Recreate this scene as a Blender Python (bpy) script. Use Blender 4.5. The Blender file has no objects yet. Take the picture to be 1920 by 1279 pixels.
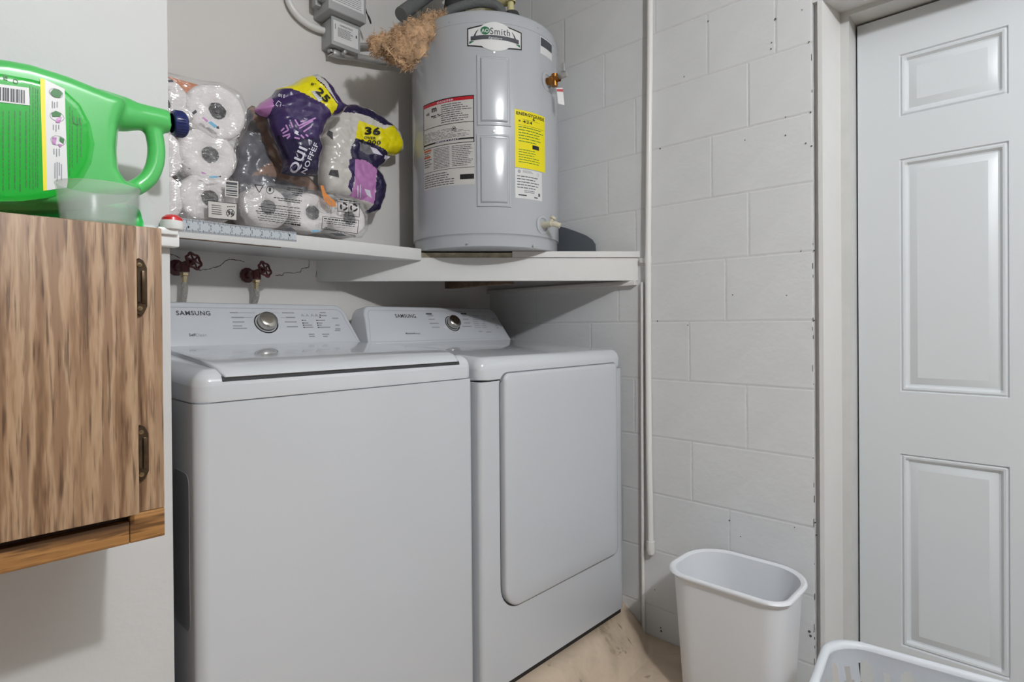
import bpy, bmesh, math, random
from math import sin, cos, pi, radians, sqrt, atan2
from mathutils import Vector, Matrix, noise
random.seed(7)
S = bpy.context.scene
COL = S.collection
H = 1.113                                   # eye height above the floor

# ------------------------------------------------------------------ camera, world, lamps, exposure
YAW, PIT, ROL, FPX, CYP = radians(46.41827), radians(-0.30864), radians(-0.45779), 1082.67, 615.63
Fv = Vector((cos(PIT)*sin(YAW), cos(PIT)*cos(YAW), sin(PIT)))
Rv = Vector((cos(YAW), -sin(YAW), 0)); Uv = Rv.cross(Fv)
R2 = Rv*cos(ROL)+Uv*sin(ROL); U2 = -Rv*sin(ROL)+Uv*cos(ROL)
cam = bpy.data.cameras.new('camera'); camo = bpy.data.objects.new('camera', cam); COL.objects.link(camo)
cam.sensor_width = 36; cam.lens = FPX/1920*36; cam.shift_y = -(639.5-CYP)/1920; cam.clip_start = 0.02
M = Matrix((R2, U2, -Fv)).transposed().to_4x4(); M.translation = Vector((0, 0, H)); camo.matrix_world = M
S.camera = camo
w = bpy.data.worlds.new('world'); S.world = w; w.use_nodes = True
w.node_tree.nodes['Background'].inputs[0].default_value = (.6, .63, .68, 1)
w.node_tree.nodes['Background'].inputs[1].default_value = .05
def lamp(name, loc, power, size, col, typ='AREA', rot=(0, 0, 0), shape='DISK'):
    l = bpy.data.lights.new(name, typ); l.energy = power; l.color = col
    if typ == 'AREA': l.shape = shape; l.size = size
    else: l.shadow_soft_size = size
    o = bpy.data.objects.new(name, l); o.location = loc; o.rotation_euler = rot; COL.objects.link(o); return o
lamp('ceiling_bulb', (.32, -1.05, 2.47), 109, .05, (.945, .972, 1), 'POINT')
lamp('fill_panel_light', (.9, -1.2, 2.60), 12, 1.2, (.90, .96, 1))  # added soft fill to lift the room's ambient level
S.view_settings.view_transform = 'Standard'; S.view_settings.look = 'None'
S.view_settings.gamma = 1; S.view_settings.use_curve_mapping = False; S.view_settings.exposure = 0.0

# ------------------------------------------------------------------ surveying helpers: photo sighting -> point on a known real plane
def ray(x, y): return Fv + R2*((x-960)/FPX) - U2*((y-CYP)/FPX)
def onY(x, y, Y): d = ray(x, y); d = d*(Y/d.y); return Vector((d.x, d.y, d.z+H))
def onX(x, y, X): d = ray(x, y); d = d*(X/d.x); return Vector((d.x, d.y, d.z+H))

# ------------------------------------------------------------------ materials
def srgb(c):
    return tuple((v/255/12.92 if v/255 <= .04045 else ((v/255+.055)/1.055)**2.4) for v in c)+(1,)
def mat(name, c, rough=.5, metal=0, spec=.5, alpha=1, coat=0, bump=0, bscale=60, var=0, vscale=5, trans=0):
    m = bpy.data.materials.new(name); m.use_nodes = True; nt = m.node_tree; b = nt.nodes['Principled BSDF']
    b.inputs['Base Color'].default_value = srgb(c); b.inputs['Roughness'].default_value = rough
    b.inputs['Metallic'].default_value = metal; b.inputs['Specular IOR Level'].default_value = spec
    b.inputs['Alpha'].default_value = alpha; b.inputs['Coat Weight'].default_value = coat
    b.inputs['Transmission Weight'].default_value = trans
    tc = nt.nodes.new('ShaderNodeTexCoord')
    if var:
        n = nt.nodes.new('ShaderNodeTexNoise'); n.inputs['Scale'].default_value = vscale; n.inputs['Detail'].default_value = 5
        nt.links.new(tc.outputs['Object'], n.inputs['Vector'])
        r = nt.nodes.new('ShaderNodeMapRange'); r.inputs[1].default_value = .3; r.inputs[2].default_value = .7
        r.inputs[3].default_value = 1-var; r.inputs[4].default_value = 1+var*.4
        nt.links.new(n.outputs['Fac'], r.inputs[0])
        x = nt.nodes.new('ShaderNodeVectorMath'); x.operation = 'SCALE'; x.inputs[0].default_value = srgb(c)[:3]
        nt.links.new(r.outputs[0], x.inputs['Scale']); nt.links.new(x.outputs[0], b.inputs['Base Color'])
    if bump:
        n = nt.nodes.new('ShaderNodeTexNoise'); n.inputs['Scale'].default_value = bscale; n.inputs['Detail'].default_value = 6
        nt.links.new(tc.outputs['Object'], n.inputs['Vector'])
        bp = nt.nodes.new('ShaderNodeBump'); bp.inputs['Strength'].default_value = bump; bp.inputs['Distance'].default_value = .01
        nt.links.new(n.outputs['Fac'], bp.inputs['Height']); nt.links.new(bp.outputs[0], b.inputs['Normal'])
    return m
def ramp(nt, fac, stops):
    r = nt.nodes.new('ShaderNodeValToRGB'); el = r.color_ramp.elements
    el[0].position, el[0].color = stops[0][0], srgb(stops[0][1]); el[1].position, el[1].color = stops[-1][0], srgb(stops[-1][1])
    for p, c in stops[1:-1]: e = el.new(p); e.color = srgb(c)
    nt.links.new(fac, r.inputs[0]); return r.outputs[0]
def wood(name, stops, axis='X', sc=(1, 1, .10), wsc=9, fib=(170, 170, 9)):
    m = mat(name, (150, 120, 90), .45); nt = m.node_tree; b = nt.nodes['Principled BSDF']
    tc = nt.nodes.new('ShaderNodeTexCoord'); mp = nt.nodes.new('ShaderNodeMapping'); mp.inputs['Scale'].default_value = sc
    nt.links.new(tc.outputs['Object'], mp.inputs[0])
    w_ = nt.nodes.new('ShaderNodeTexWave'); w_.bands_direction = axis; w_.inputs['Scale'].default_value = wsc; w_.inputs['Distortion'].default_value = 7
    w_.inputs['Detail'].default_value = 5; w_.inputs['Detail Scale'].default_value = 2.2; w_.inputs['Detail Roughness'].default_value = .68
    nt.links.new(mp.outputs[0], w_.inputs['Vector'])
    n1 = nt.nodes.new('ShaderNodeTexNoise'); n1.inputs['Scale'].default_value = 24; n1.inputs['Detail'].default_value = 7; n1.inputs['Roughness'].default_value = .6
    nt.links.new(mp.outputs[0], n1.inputs['Vector'])
    ad = nt.nodes.new('ShaderNodeMath'); ad.operation = 'MULTIPLY_ADD'; ad.inputs[1].default_value = .42; nt.links.new(w_.outputs['Fac'], ad.inputs[0])
    m2 = nt.nodes.new('ShaderNodeMath'); m2.operation = 'MULTIPLY'; m2.inputs[1].default_value = .62; nt.links.new(n1.outputs['Fac'], m2.inputs[0]); nt.links.new(m2.outputs[0], ad.inputs[2])
    base = ramp(nt, ad.outputs[0], stops)
    mp2 = nt.nodes.new('ShaderNodeMapping'); mp2.inputs['Scale'].default_value = fib
    nt.links.new(tc.outputs['Object'], mp2.inputs[0])
    n2 = nt.nodes.new('ShaderNodeTexNoise'); n2.inputs['Scale'].default_value = 1.6; n2.inputs['Detail'].default_value = 3
    nt.links.new(mp2.outputs[0], n2.inputs['Vector'])
    r2 = ramp(nt, n2.outputs['Fac'], [(.30, (120, 104, 92)), (.45, (236, 232, 228)), (1, (255, 255, 255))])
    mx = nt.nodes.new('ShaderNodeMix'); mx.data_type = 'RGBA'; mx.blend_type = 'MULTIPLY'; mx.inputs[0].default_value = .8
    nt.links.new(base, mx.inputs[6]); nt.links.new(r2, mx.inputs[7]); nt.links.new(mx.outputs[2], b.inputs['Base Color'])
    return m
MT = dict(
    wall=mat('painted_plaster', (224, 221, 217), .55, bump=.12, bscale=35, var=.03, vscale=3),
    wall2=mat('painted_partition', (206, 206, 206), .5, bump=.08, bscale=45),
    block=mat('painted_block', (222, 223, 224), .42, bump=.16, bscale=30, var=.03, vscale=9),
    mortar=mat('painted_joint', (217, 217, 217), .5, bump=.3, bscale=60, var=.08, vscale=30),
    ceil=mat('ceiling_paint', (196, 194, 190), .8), garage=mat('garage_paint', (150, 151, 152), .8),
    trim=mat('painted_wood_trim', (222, 221, 219), .4, bump=.08, bscale=30, var=.02, vscale=12),
    frame=mat('door_frame_paint', (208, 208, 206), .4, var=.05, vscale=14),
    door=mat('door_paint', (216, 220, 223), .38),
    dark=mat('gap_shade_black', (18, 18, 20), .8), char=mat('gap_shade_charcoal', (58, 60, 64), .6),
    appl=mat('appliance_enamel', (200, 203, 208), .22, coat=.3),
    deck=mat('appliance_gloss', (206, 209, 214), .1, coat=.4),
    seam=mat('seam_grey', (150, 152, 158), .5), recess=mat('gap_shade_grey', (120, 123, 130), .5),
    ink=mat('grey_ink', (70, 72, 78), .5), ink2=mat('pale_ink', (150, 152, 158), .5), black=mat('black_print', (22, 22, 24), .5),
    chrome=mat('brushed_chrome', (190, 186, 180), .22, 1), base=mat('black_base', (34, 30, 28), .7),
    jacket=mat('grey_enamel_jacket', (184, 187, 192), .2, coat=.25), panel=mat('grey_enamel_panel', (187, 190, 196), .2, coat=.2),
    white=mat('white_label', (226, 226, 226), .35), lab=mat('ivory_label', (205, 202, 198), .35), red=mat('red_print', (190, 30, 45), .4),
    yel=mat('yellow_label', (244, 228, 10), .4), green=mat('green_print', (30, 110, 70), .4), orange=mat('orange_print', (200, 90, 50), .4),
    pbrass=mat('pale_brass', (196, 180, 146), .3, 1), brass=mat('brass', (170, 118, 62), .3, 1), steel=mat('galvanised_steel', (196, 196, 194), .4, .6),
    greypl=mat('grey_conduit_box', (172, 174, 174), .45, bump=.05), pvc=mat('pvc_pipe', (232, 231, 228), .35),
    foam=mat('grey_pipe_foam', (104, 106, 106), .75, bump=.3, bscale=120), darkfoam=mat('dark_pipe_foam', (62, 62, 62), .8),
    ivory=mat('ivory_plastic', (214, 208, 186), .4), ypipe=mat('yellowed_pipe', (216, 206, 150), .4),
    sheet=mat('slate_metal_sheet', (98, 103, 110), .4), dirty=mat('stained_particle_board', (176, 168, 145), .8, bump=.5, bscale=150, var=.35, vscale=25),
    rawwood=mat('raw_lumber', (176, 142, 104), .7, var=.2, vscale=30), under=mat('stained_board_underside', (122, 100, 80), .8, bump=.4, bscale=120, var=.4, vscale=30),
    valve=mat('dark_red_enamel', (84, 24, 26), .3, coat=.3), braid=mat('braided_steel', (186, 182, 174), .35, .5, bump=.8, bscale=260),
    bott=mat('green_bottle_plastic', (84, 192, 100), .28, coat=.3), bott2=mat('green_bottle_lower', (48, 196, 88), .3),
    blab=mat('bright_green_label', (22, 176, 50), .22, coat=.6), bink=mat('dark_green_ink', (12, 112, 28), .4),
    navy=mat('navy_cap', (26, 38, 96), .3), wcap=mat('white_cap', (232, 232, 232), .35), redp=mat('red_plastic', (214, 26, 34), .3, coat=.4),
    bin=mat('white_bin_plastic', (234, 236, 240), .35, bump=.03, bscale=200), bask=mat('white_basket_plastic', (226, 230, 236), .35),
    roll=mat('tissue_paper', (238, 232, 229), .85, bump=.25, bscale=90), rollend=mat('tissue_roll_end', (240, 234, 233), .85, bump=.3, bscale=200, var=.04, vscale=50),
    core=mat('roll_core_grey', (98, 96, 97), .9, bump=.8, bscale=160, var=.4, vscale=90),
    card=mat('brown_cardboard', (206, 122, 70), .7, var=.15), film=mat('clear_film', (240, 240, 240), .12, alpha=.10, spec=1.0, bump=.9, bscale=38),
    purple=mat('purple_film', (56, 37, 92), .25, coat=.5, bump=.3, bscale=40), dpurple=mat('navy_purple_film', (36, 28, 66), .22, coat=.5, bump=.3, bscale=40),
    yfilm=mat('yellow_film', (240, 226, 8), .3, coat=.3, bump=.15, bscale=30), pink=mat('pink_film', (190, 126, 186), .3, coat=.4, bump=.2, bscale=50),
    lilac=mat('lilac_print', (200, 150, 210), .4), pwhite=mat('white_print', (220, 216, 230), .4), greyfilm=mat('smoky_film', (128, 128, 134), .16, coat=.6, bump=.8, bscale=22, var=.4, vscale=14),
    brfilm=mat('brown_tinted_film', (164, 136, 122), .2, coat=.5, bump=.7, bscale=25, var=.3, vscale=18), blue=mat('light_blue_print', (120, 180, 214), .4),
    orfilm=mat('orange_film', (226, 140, 62), .25, coat=.4, bump=.4), clearw=mat('cloudy_film', (212, 208, 202), .2, coat=.6, bump=.35, bscale=26, var=.1, vscale=20),
    ruler=mat('ruler_face', (196, 202, 208), .4), hinge=mat('antique_brass_hinge', (86, 70, 54), .35, .8, var=.3, vscale=80), hscrew=mat('hinge_knuckle', (150, 130, 100), .25, .9),
    crack=mat('crack_shadow_grime', (84, 74, 68), .9), grime=mat('grime', (92, 90, 86), .9),
)
MT['wood'] = wood('walnut_laminate', [(.25, (98, 72, 52)), (.35, (142, 110, 82)), (.46, (172, 141, 112)), (.60, (182, 154, 125)), (.73, (148, 117, 90))])
MT['woodr'] = wood('aged_oak_rail', [(.26, (106, 72, 36)), (.4, (150, 106, 58)), (.55, (178, 130, 74)), (.72, (160, 114, 64))], 'Z', (.10, 1, 1), 12, (9, 170, 170))
MT['woodshade'] = mat('cabinet_interior_shade', (70, 48, 34), .7)
def filmmat():
    m = bpy.data.materials.new('clear_film_thin'); m.use_nodes = True; nt = m.node_tree; nt.nodes.clear()
    out = nt.nodes.new('ShaderNodeOutputMaterial'); mx = nt.nodes.new('ShaderNodeMixShader'); tr = nt.nodes.new('ShaderNodeBsdfTransparent'); gl = nt.nodes.new('ShaderNodeBsdfGlossy')
    tr.inputs[0].default_value = (.995, .995, .995, 1); gl.inputs['Roughness'].default_value = .16; gl.inputs[0].default_value = (1, 1, 1, 1)
    fr = nt.nodes.new('ShaderNodeFresnel'); fr.inputs[0].default_value = 1.6; tc = nt.nodes.new('ShaderNodeTexCoord')
    n = nt.nodes.new('ShaderNodeTexNoise'); n.inputs['Scale'].default_value = 22; n.inputs['Detail'].default_value = 2; n.inputs['Distortion'].default_value = 1.5
    mp = nt.nodes.new('ShaderNodeMapping'); mp.inputs['Scale'].default_value = (1, 1, 2.2); mp.inputs['Rotation'].default_value = (0, .5, 0)
    nt.links.new(tc.outputs['Object'], mp.inputs[0]); nt.links.new(mp.outputs[0], n.inputs['Vector'])
    bp = nt.nodes.new('ShaderNodeBump'); bp.inputs['Strength'].default_value = 1; bp.inputs['Distance'].default_value = .004; nt.links.new(n.outputs['Fac'], bp.inputs['Height'])
    nt.links.new(bp.outputs[0], gl.inputs['Normal'])
    k = nt.nodes.new('ShaderNodeMath'); k.operation = 'MULTIPLY'; k.inputs[1].default_value = 1.3; nt.links.new(fr.outputs[0], k.inputs[0])
    k2 = nt.nodes.new('ShaderNodeMath'); k2.operation = 'MINIMUM'; k2.inputs[1].default_value = .30; nt.links.new(k.outputs[0], k2.inputs[0]); k = k2
    nt.links.new(k.outputs[0], mx.inputs[0]); nt.links.new(tr.outputs[0], mx.inputs[1]); nt.links.new(gl.outputs[0], mx.inputs[2]); nt.links.new(mx.outputs[0], out.inputs[0]); return m
MT['film'] = filmmat()
# concrete
def concrete():
    m = mat('stained_concrete', (160, 143, 122), .5, bump=.35, bscale=14); nt = m.node_tree; b = nt.nodes['Principled BSDF']
    tc = nt.nodes.new('ShaderNodeTexCoord')
    n = nt.nodes.new('ShaderNodeTexNoise'); n.inputs['Scale'].default_value = 4.5; n.inputs['Detail'].default_value = 8; n.inputs['Roughness'].default_value = .6; n.inputs['Distortion'].default_value = .6
    nt.links.new(tc.outputs['Object'], n.inputs['Vector'])
    c = ramp(nt, n.outputs['Fac'], [(.28, (116, 96, 74)), (.42, (184, 166, 144)), (.55, (204, 184, 162)), (.68, (194, 176, 152)), (.8, (164, 146, 118))])
    v = nt.nodes.new('ShaderNodeTexNoise'); v.inputs['Scale'].default_value = 7; v.inputs['Detail'].default_value = 4; v.inputs['Distortion'].default_value = 2.2
    nt.links.new(tc.outputs['Object'], v.inputs['Vector'])
    rr = ramp(nt, v.outputs['Fac'], [(.30, (96, 78, 60)), (.36, (255, 255, 255)), (1, (255, 255, 255))])
    mx = nt.nodes.new('ShaderNodeMix'); mx.data_type = 'RGBA'; mx.blend_type = 'MULTIPLY'; mx.inputs[0].default_value = .7
    nt.links.new(c, mx.inputs[6]); nt.links.new(rr, mx.inputs[7]); nt.links.new(mx.outputs[2], b.inputs['Base Color']); return m
MT['concrete'] = concrete()

# ------------------------------------------------------------------ object helpers
def BM(): return bmesh.new()
def obj(name, bm, m, parent=None, smooth=True, ang=35, label=None, kind=None):
    me = bpy.data.meshes.new(name); bmesh.ops.recalc_face_normals(bm, faces=bm.faces) if smooth != 'raw' else None
    bm.to_mesh(me); bm.free()
    for k in (m if isinstance(m, (list, tuple)) else [m]): me.materials.append(MT[k])
    if smooth:
        me.shade_smooth()
        try: me.set_sharp_from_angle(angle=radians(ang))
        except Exception: pass
    o = bpy.data.objects.new(name, me); COL.objects.link(o)
    if parent is not None:
        o.parent = parent; p = parent; t = Vector((0, 0, 0))
        while p is not None: t += p.location; p = p.parent
        o.location = -t
    if label: o['label'] = label
    if any(k in name for k in ('print', 'lettering', 'badge_green', '_mark', 'guide_line', 'number', 'graduation', 'pictogram', 'cap_rib', 'caution_bar', 'label_border', 'label_title')) or name == 'barcode': kind = kind or 'stuff'
    if kind: o['kind'] = kind
    return o
def thing(name, label, cat, loc, group=None):
    o = bpy.data.objects.new(name, None); o.empty_display_size = .05; COL.objects.link(o); o.location = loc
    o['label'] = label; o['category'] = cat
    if group: o['group'] = group
    return o
def tag(o, label, cat, group=None):
    o['label'] = label; o['category'] = cat
    if group: o['group'] = group
    return o
def struct(o): o['kind'] = 'structure'; return o
def box(bm, lo, hi, bev=0, seg=2):
    r = bmesh.ops.create_cube(bm, size=1)
    for v in r['verts']: v.co = Vector([lo[i]+(v.co[i]+.5)*(hi[i]-lo[i]) for i in range(3)])
    if bev:
        es = {e for v in r['verts'] for e in v.link_edges}
        bmesh.ops.bevel(bm, geom=list(es), offset=bev, segments=seg, profile=.5, affect='EDGES', clamp_overlap=True)
    return r
def smoothpts(pts, n=6):
    pts = [Vector(p) for p in pts]; out = []
    for i in range(len(pts)-1):
        p0 = pts[max(i-1, 0)]; p1 = pts[i]; p2 = pts[i+1]; p3 = pts[min(i+2, len(pts)-1)]
        for k in range(n):
            t = k/n
            out.append(.5*((2*p1)+(p2-p0)*t+(2*p0-5*p1+4*p2-p3)*t*t+(3*p1-p0-3*p2+p3)*t**3))
    out.append(pts[-1]); return out
def tube(bm, pts, r, seg=12, cap=True, rf=None):
    pts = [Vector(p) for p in pts]; rings = []; up = Vector((.13, .21, .97)).normalized()
    for i, p in enumerate(pts):
        d = (pts[min(i+1, len(pts)-1)]-pts[max(i-1, 0)]).normalized()
        a = d.cross(up)
        if a.length < .05: a = d.cross(Vector((1, 0, 0)))
        a.normalize(); b = d.cross(a); rr = rf(i/(len(pts)-1), i) if rf else r
        rings.append([bm.verts.new(p+(a*cos(t)+b*sin(t))*rr) for t in [2*pi*k/seg for k in range(seg)]])
    for A, B in zip(rings, rings[1:]):
        for k in range(seg): bm.faces.new((A[k], A[(k+1) % seg], B[(k+1) % seg], B[k]))
    if cap: bm.faces.new(rings[0]); bm.faces.new(rings[-1])
def frame_of(axis):
    d = Vector(axis).normalized(); a = d.orthogonal().normalized(); return a, d.cross(a), d
def lathe(bm, prof, c, axis=(0, 0, 1), seg=32, closed=True):
    a, b, d = frame_of(axis) if tuple(axis) != (0, 0, 1) else (Vector((1, 0, 0)), Vector((0, 1, 0)), Vector((0, 0, 1)))
    c = Vector(c); rings = []
    for r, h in prof:
        if r < 1e-6: rings.append([bm.verts.new(c+d*h)])
        else: rings.append([bm.verts.new(c+d*h+(a*cos(t)+b*sin(t))*r) for t in [2*pi*k/seg for k in range(seg)]])
    for A, B in zip(rings, rings[1:]):
        for k in range(seg):
            k2 = (k+1) % seg
            if len(A) == 1 and len(B) == 1: continue
            if len(A) == 1: bm.faces.new((A[0], B[k], B[k2]))
            elif len(B) == 1: bm.faces.new((A[k], A[k2], B[0]))
            else: bm.faces.new((A[k], A[k2], B[k2], B[k]))
def rrect(x0, y0, x1, y1, r, n=6):
    if not isinstance(r, (list, tuple)): r = [r]*4
    out = []
    for (cx, cy, a0, q) in ((x1, y0, -90, r[0]), (x1, y1, 0, r[1]), (x0, y1, 90, r[2]), (x0, y0, 180, r[3])):
        mx = cx-q if cx == x1 else cx+q; my = cy-q if cy == y0 and a0 in (-90,) else None
        ox = cx-q if a0 in (-90, 0) else cx+q; oy = cy+q if a0 in (-90, 180) else cy-q
        for k in range(n+1):
            a = radians(a0+90*k/n); out.append((ox+q*cos(a), oy+q*sin(a)))
    return out
def loft(bm, loops, cap0=True, cap1=True):
    R = [[bm.verts.new(p) for p in L] for L in loops]; n = len(R[0])
    for A, B in zip(R, R[1:]):
        for k in range(n): bm.faces.new((A[k], A[(k+1) % n], B[(k+1) % n], B[k]))
    if cap0: bm.faces.new(R[0])
    if cap1: bm.faces.new(R[-1])
def inset(loop, d):
    n = len(loop); out = []; A = sum(loop[i][0]*loop[(i+1) % n][1]-loop[(i+1) % n][0]*loop[i][1] for i in range(n))
    s = 1 if A > 0 else -1
    for i in range(n):
        p = Vector(loop[i-1]); q = Vector(loop[i]); r = Vector(loop[(i+1) % n])
        t = ((q-p).normalized() if (q-p).length > 1e-9 else Vector((0, 0)))+((r-q).normalized() if (r-q).length > 1e-9 else Vector((0, 0)))
        if t.length < 1e-9: out.append(tuple(q)); continue
        t.normalize(); out.append((q.x-t.y*d*s, q.y+t.x*d*s))
    return out
def relief(bm, us, vs, dfun, mp, mi=0):
    G = [[bm.verts.new(mp(u, v, dfun(u, v))) for u in us] for v in vs]
    for j in range(len(vs)-1):
        for i in range(len(us)-1):
            f = bm.faces.new((G[j][i], G[j][i+1], G[j+1][i+1], G[j+1][i])); f.material_index = mi
    return G
def lin(a, b, n): return [a+(b-a)*k/n for k in range(n+1)]
def strips(bm, rects, mp, d=.0006, nu=1, mi=0):
    for (u0, v0, u1, v1) in rects:
        relief(bm, lin(u0, u1, nu), [v0, v1], lambda u, v: d, mp, mi)
_tc = {}
def text2d(s, bold=0, shear=0):
    k = (s, bold, shear)
    if k in _tc: return _tc[k]
    cu = bpy.data.curves.new('t', 'FONT'); cu.body = s; cu.size = 1; cu.offset = bold*.7; cu.shear = shear; cu.space_character = 1.12; cu.resolution_u = 3
    o = bpy.data.objects.new('t', cu); me = o.to_mesh()
    vs = [(v.co.x, v.co.y) for v in me.vertices]; fs = [tuple(p.vertices) for p in me.polygons]
    o.to_mesh_clear(); bpy.data.objects.remove(o); bpy.data.curves.remove(cu)
    x0 = min(v[0] for v in vs); x1 = max(v[0] for v in vs); y0 = min(v[1] for v in vs); y1 = max(v[1] for v in vs)
    vs = [((x-x0)/(x1-x0), (y-y0)/(y1-y0)) for x, y in vs]; _tc[k] = (vs, fs); return _tc[k]
def text(bm, s, u0, v0, u1, v1, mp, d=.0008, bold=0, shear=0, rot=0, mi=0):
    vs, fs = text2d(s, bold, shear); cu, cv = (u0+u1)/2, (v0+v1)/2; c, sn = cos(radians(rot)), sin(radians(rot)); V = []
    for x, y in vs:
        a = u0+x*(u1-u0)-cu; b = v0+y*(v1-v0)-cv
        V.append(bm.verts.new(mp(cu+a*c-b*sn, cv+a*sn+b*c, d)))
    for f in fs:
        try: g = bm.faces.new([V[i] for i in f]); g.material_index = mi
        except ValueError: pass
def printlines(rects_bm, u0, v0, u1, v1, rows, mp, fill=.5, d=.0006, nu=3, wmin=.3, mi=0, ragged=True):
    rh = (v1-v0)/rows
    for k in range(rows):
        y1 = v1-k*rh; e = u1-(random.random()*.35*(u1-u0) if ragged else 0); u = u0
        while u < e-1e-6:
            wl = min((u1-u0)*random.uniform(.06, .2), e-u)
            strips(rects_bm, [(u, y1-rh*(.5+fill/2), u+wl*.86, y1-rh*(.5-fill/2))], mp, d, 1, mi); u += wl
def inside(poly, x, y):
    c = False; n = len(poly); j = n-1
    for i in range(n):
        xi, yi = poly[i]; xj, yj = poly[j]
        if (yi > y) != (yj > y) and x < (xj-xi)*(y-yi)/(yj-yi)+xi: c = not c
        j = i
    return c
def nearest(poly, x, y):
    best = (1e9, x, y); n = len(poly)
    for i in range(n):
        ax, ay = poly[i]; bx, by = poly[(i+1) % n]; dx, dy = bx-ax, by-ay; L = dx*dx+dy*dy or 1e-12
        t = max(0, min(1, ((x-ax)*dx+(y-ay)*dy)/L)); px, py = ax+dx*t, ay+dy*t; d = (x-px)**2+(y-py)**2
        if d < best[0]: best = (d, px, py)
    return sqrt(best[0]), best[1], best[2]
def puff(bm, poly, y0, T, D, step=.004, crk=.004, cs=22, matf=None, seed=0, back=.5):
    """a crumpled bag: outline in x,z; swells towards -y by T within D of its outline, and back by back*T"""
    xs = [p[0] for p in poly]; zs = [p[1] for p in poly]; x0, z0 = min(xs)-step, min(zs)-step
    nx = int((max(xs)-x0)/step)+2; nz = int((max(zs)-z0)/step)+2; F = {}; K = {}
    ins = {(i, j) for i in range(nx) for j in range(nz) if inside(poly, x0+i*step, z0+j*step)}
    cells = [(i, j) for (i, j) in ins if (i+1, j) in ins and (i, j+1) in ins and (i+1, j+1) in ins]
    cnt = {}
    for i, j in cells:
        for q in ((i, j), (i+1, j), (i+1, j+1), (i, j+1)): cnt[q] = cnt.get(q, 0)+1
    for q, c in cnt.items():
        x, z = x0+q[0]*step, z0+q[1]*step; d, px, pz = nearest(poly, x, z)
        if c < 4: x, z, d = px, pz, 0
        t = min(1, d/D); h = sqrt(max(0, 1-(1-t)**2))
        nv = Vector((x*cs, z*cs, seed)); cr = (abs(noise.noise(nv))*1.6-.5+noise.noise(nv*2.7)*.5+abs(noise.noise(nv*.45))*1.5)*crk*min(1, h*1.6)
        F[q] = bm.verts.new((x, y0-T*h-cr, z)); K[q] = F[q] if c < 4 else bm.verts.new((x, y0+T*back*h, z))
    for i, j in cells:
        q = ((i, j), (i+1, j), (i+1, j+1), (i, j+1))
        f = bm.faces.new([F[k] for k in q])
        if matf:
            f.material_index = matf(x0+(i+.5)*step, z0+(j+.5)*step)
        vs = [K[k] for k in reversed(q)]
        if len({F[k] for k in q} & set(vs)) < 4:
            try: bm.faces.new(vs)
            except ValueError: pass
def polyY(pts, Y): return [(p.x, p.z) for p in (onY(x, y, Y) for x, y in pts)]

# ================================================================== THE SETTING
XB, YB, PAD = 1.827, 1.877, .098
CE = 2.64
# floor and machine pad
bm = BM(); box(bm, (-2.6, -4.4, -.1), (2.3, 2.0, 0)); struct(obj('floor', bm, 'concrete'))
bm = BM()
nx, ny = 60, 26; G = []
for j in range(ny+1):
    row = []
    for i in range(nx+1):
        x = .33+(XB-.33)*i/nx
        edge = .985+.035*noise.noise(Vector((x*3, 1, 0)))+(.1*max(0, (x-1.6)/.23)**2)
        t = j/ny; y = edge-.02+t*(1.10-edge+.02) if j < ny-2 else [1.2, YB-.001][j-ny+1] if j > ny-2 else 1.12
        s = max(0, min(1, (y-edge)/.11)); z = PAD*(s**1.4*(2-s) if s < 1 else 1)
        z = min(PAD, max(-.004, z+.006*noise.noise(Vector((x*9, y*9, 2)))*(1 if s < 1 else 0)))
        row.append(bm.verts.new((x, y, z)))
    G.append(row)
for j in range(ny):
    for i in range(nx): bm.faces.new((G[j][i], G[j][i+1], G[j+1][i+1], G[j+1][i]))
o = struct(obj('concrete_pad', bm, 'concrete', ang=60))
bm = BM(); box(bm, (-2.6, -4.4, CE), (2.3, 2.0, CE+.1)); struct(obj('ceiling', bm, 'ceil'))
bm = BM(); box(bm, (.326, YB, -.05), (2.3, YB+.12, CE)); wb = struct(obj('wall_back', bm, 'wall'))
bm = BM(); box(bm, (-2.6, 1.15, -.05), (.326, 2.0, CE)); struct(obj('wall_left', bm, 'wall2', smooth=False))
bm = BM(); box(bm, (-2.7, -4.4, -.05), (-2.6, 2.0, CE)); struct(obj('wall_side', bm, 'garage'))
bm = BM(); box(bm, (-2.7, -4.5, -.05), (2.3, -4.4, CE)); struct(obj('wall_front', bm, 'garage'))
# cracks in the plaster under the shelf
bm = BM()
for pts in ([(312, 476), (327, 478), (338, 484)], [(372, 507), (392, 504), (412, 499), (421, 490), (430, 486), (445, 488), (458, 491)],
            [(515, 516), (530, 516), (532, 512), (552, 512), (563, 510), (566, 503), (579, 502), (580, 470)], [(594, 480), (596, 495), (592, 520)], [(560, 470), (578, 474)]):
    P = [onY(x, y, YB) for x, y in pts]; P = [Vector((p.x, YB-.0006, p.z)) for p in P]
    sp = []
    for a, b in zip(P, P[1:]):
        for k in range(5):
            q = a.lerp(b, k/5); q.z += random.uniform(-.0015, .0015); sp.append(q)
    sp.append(P[-1])
    for a, b in zip(sp, sp[1:]):
        n = Vector((-(b.z-a.z), 0, b.x-a.x)).normalized()*random.uniform(.0006, .0014)
        bm.faces.new([bm.verts.new(v) for v in (a-n, b-n, b+n, a+n)])
obj('crack', bm, 'crack', wb, smooth=False)
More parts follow.
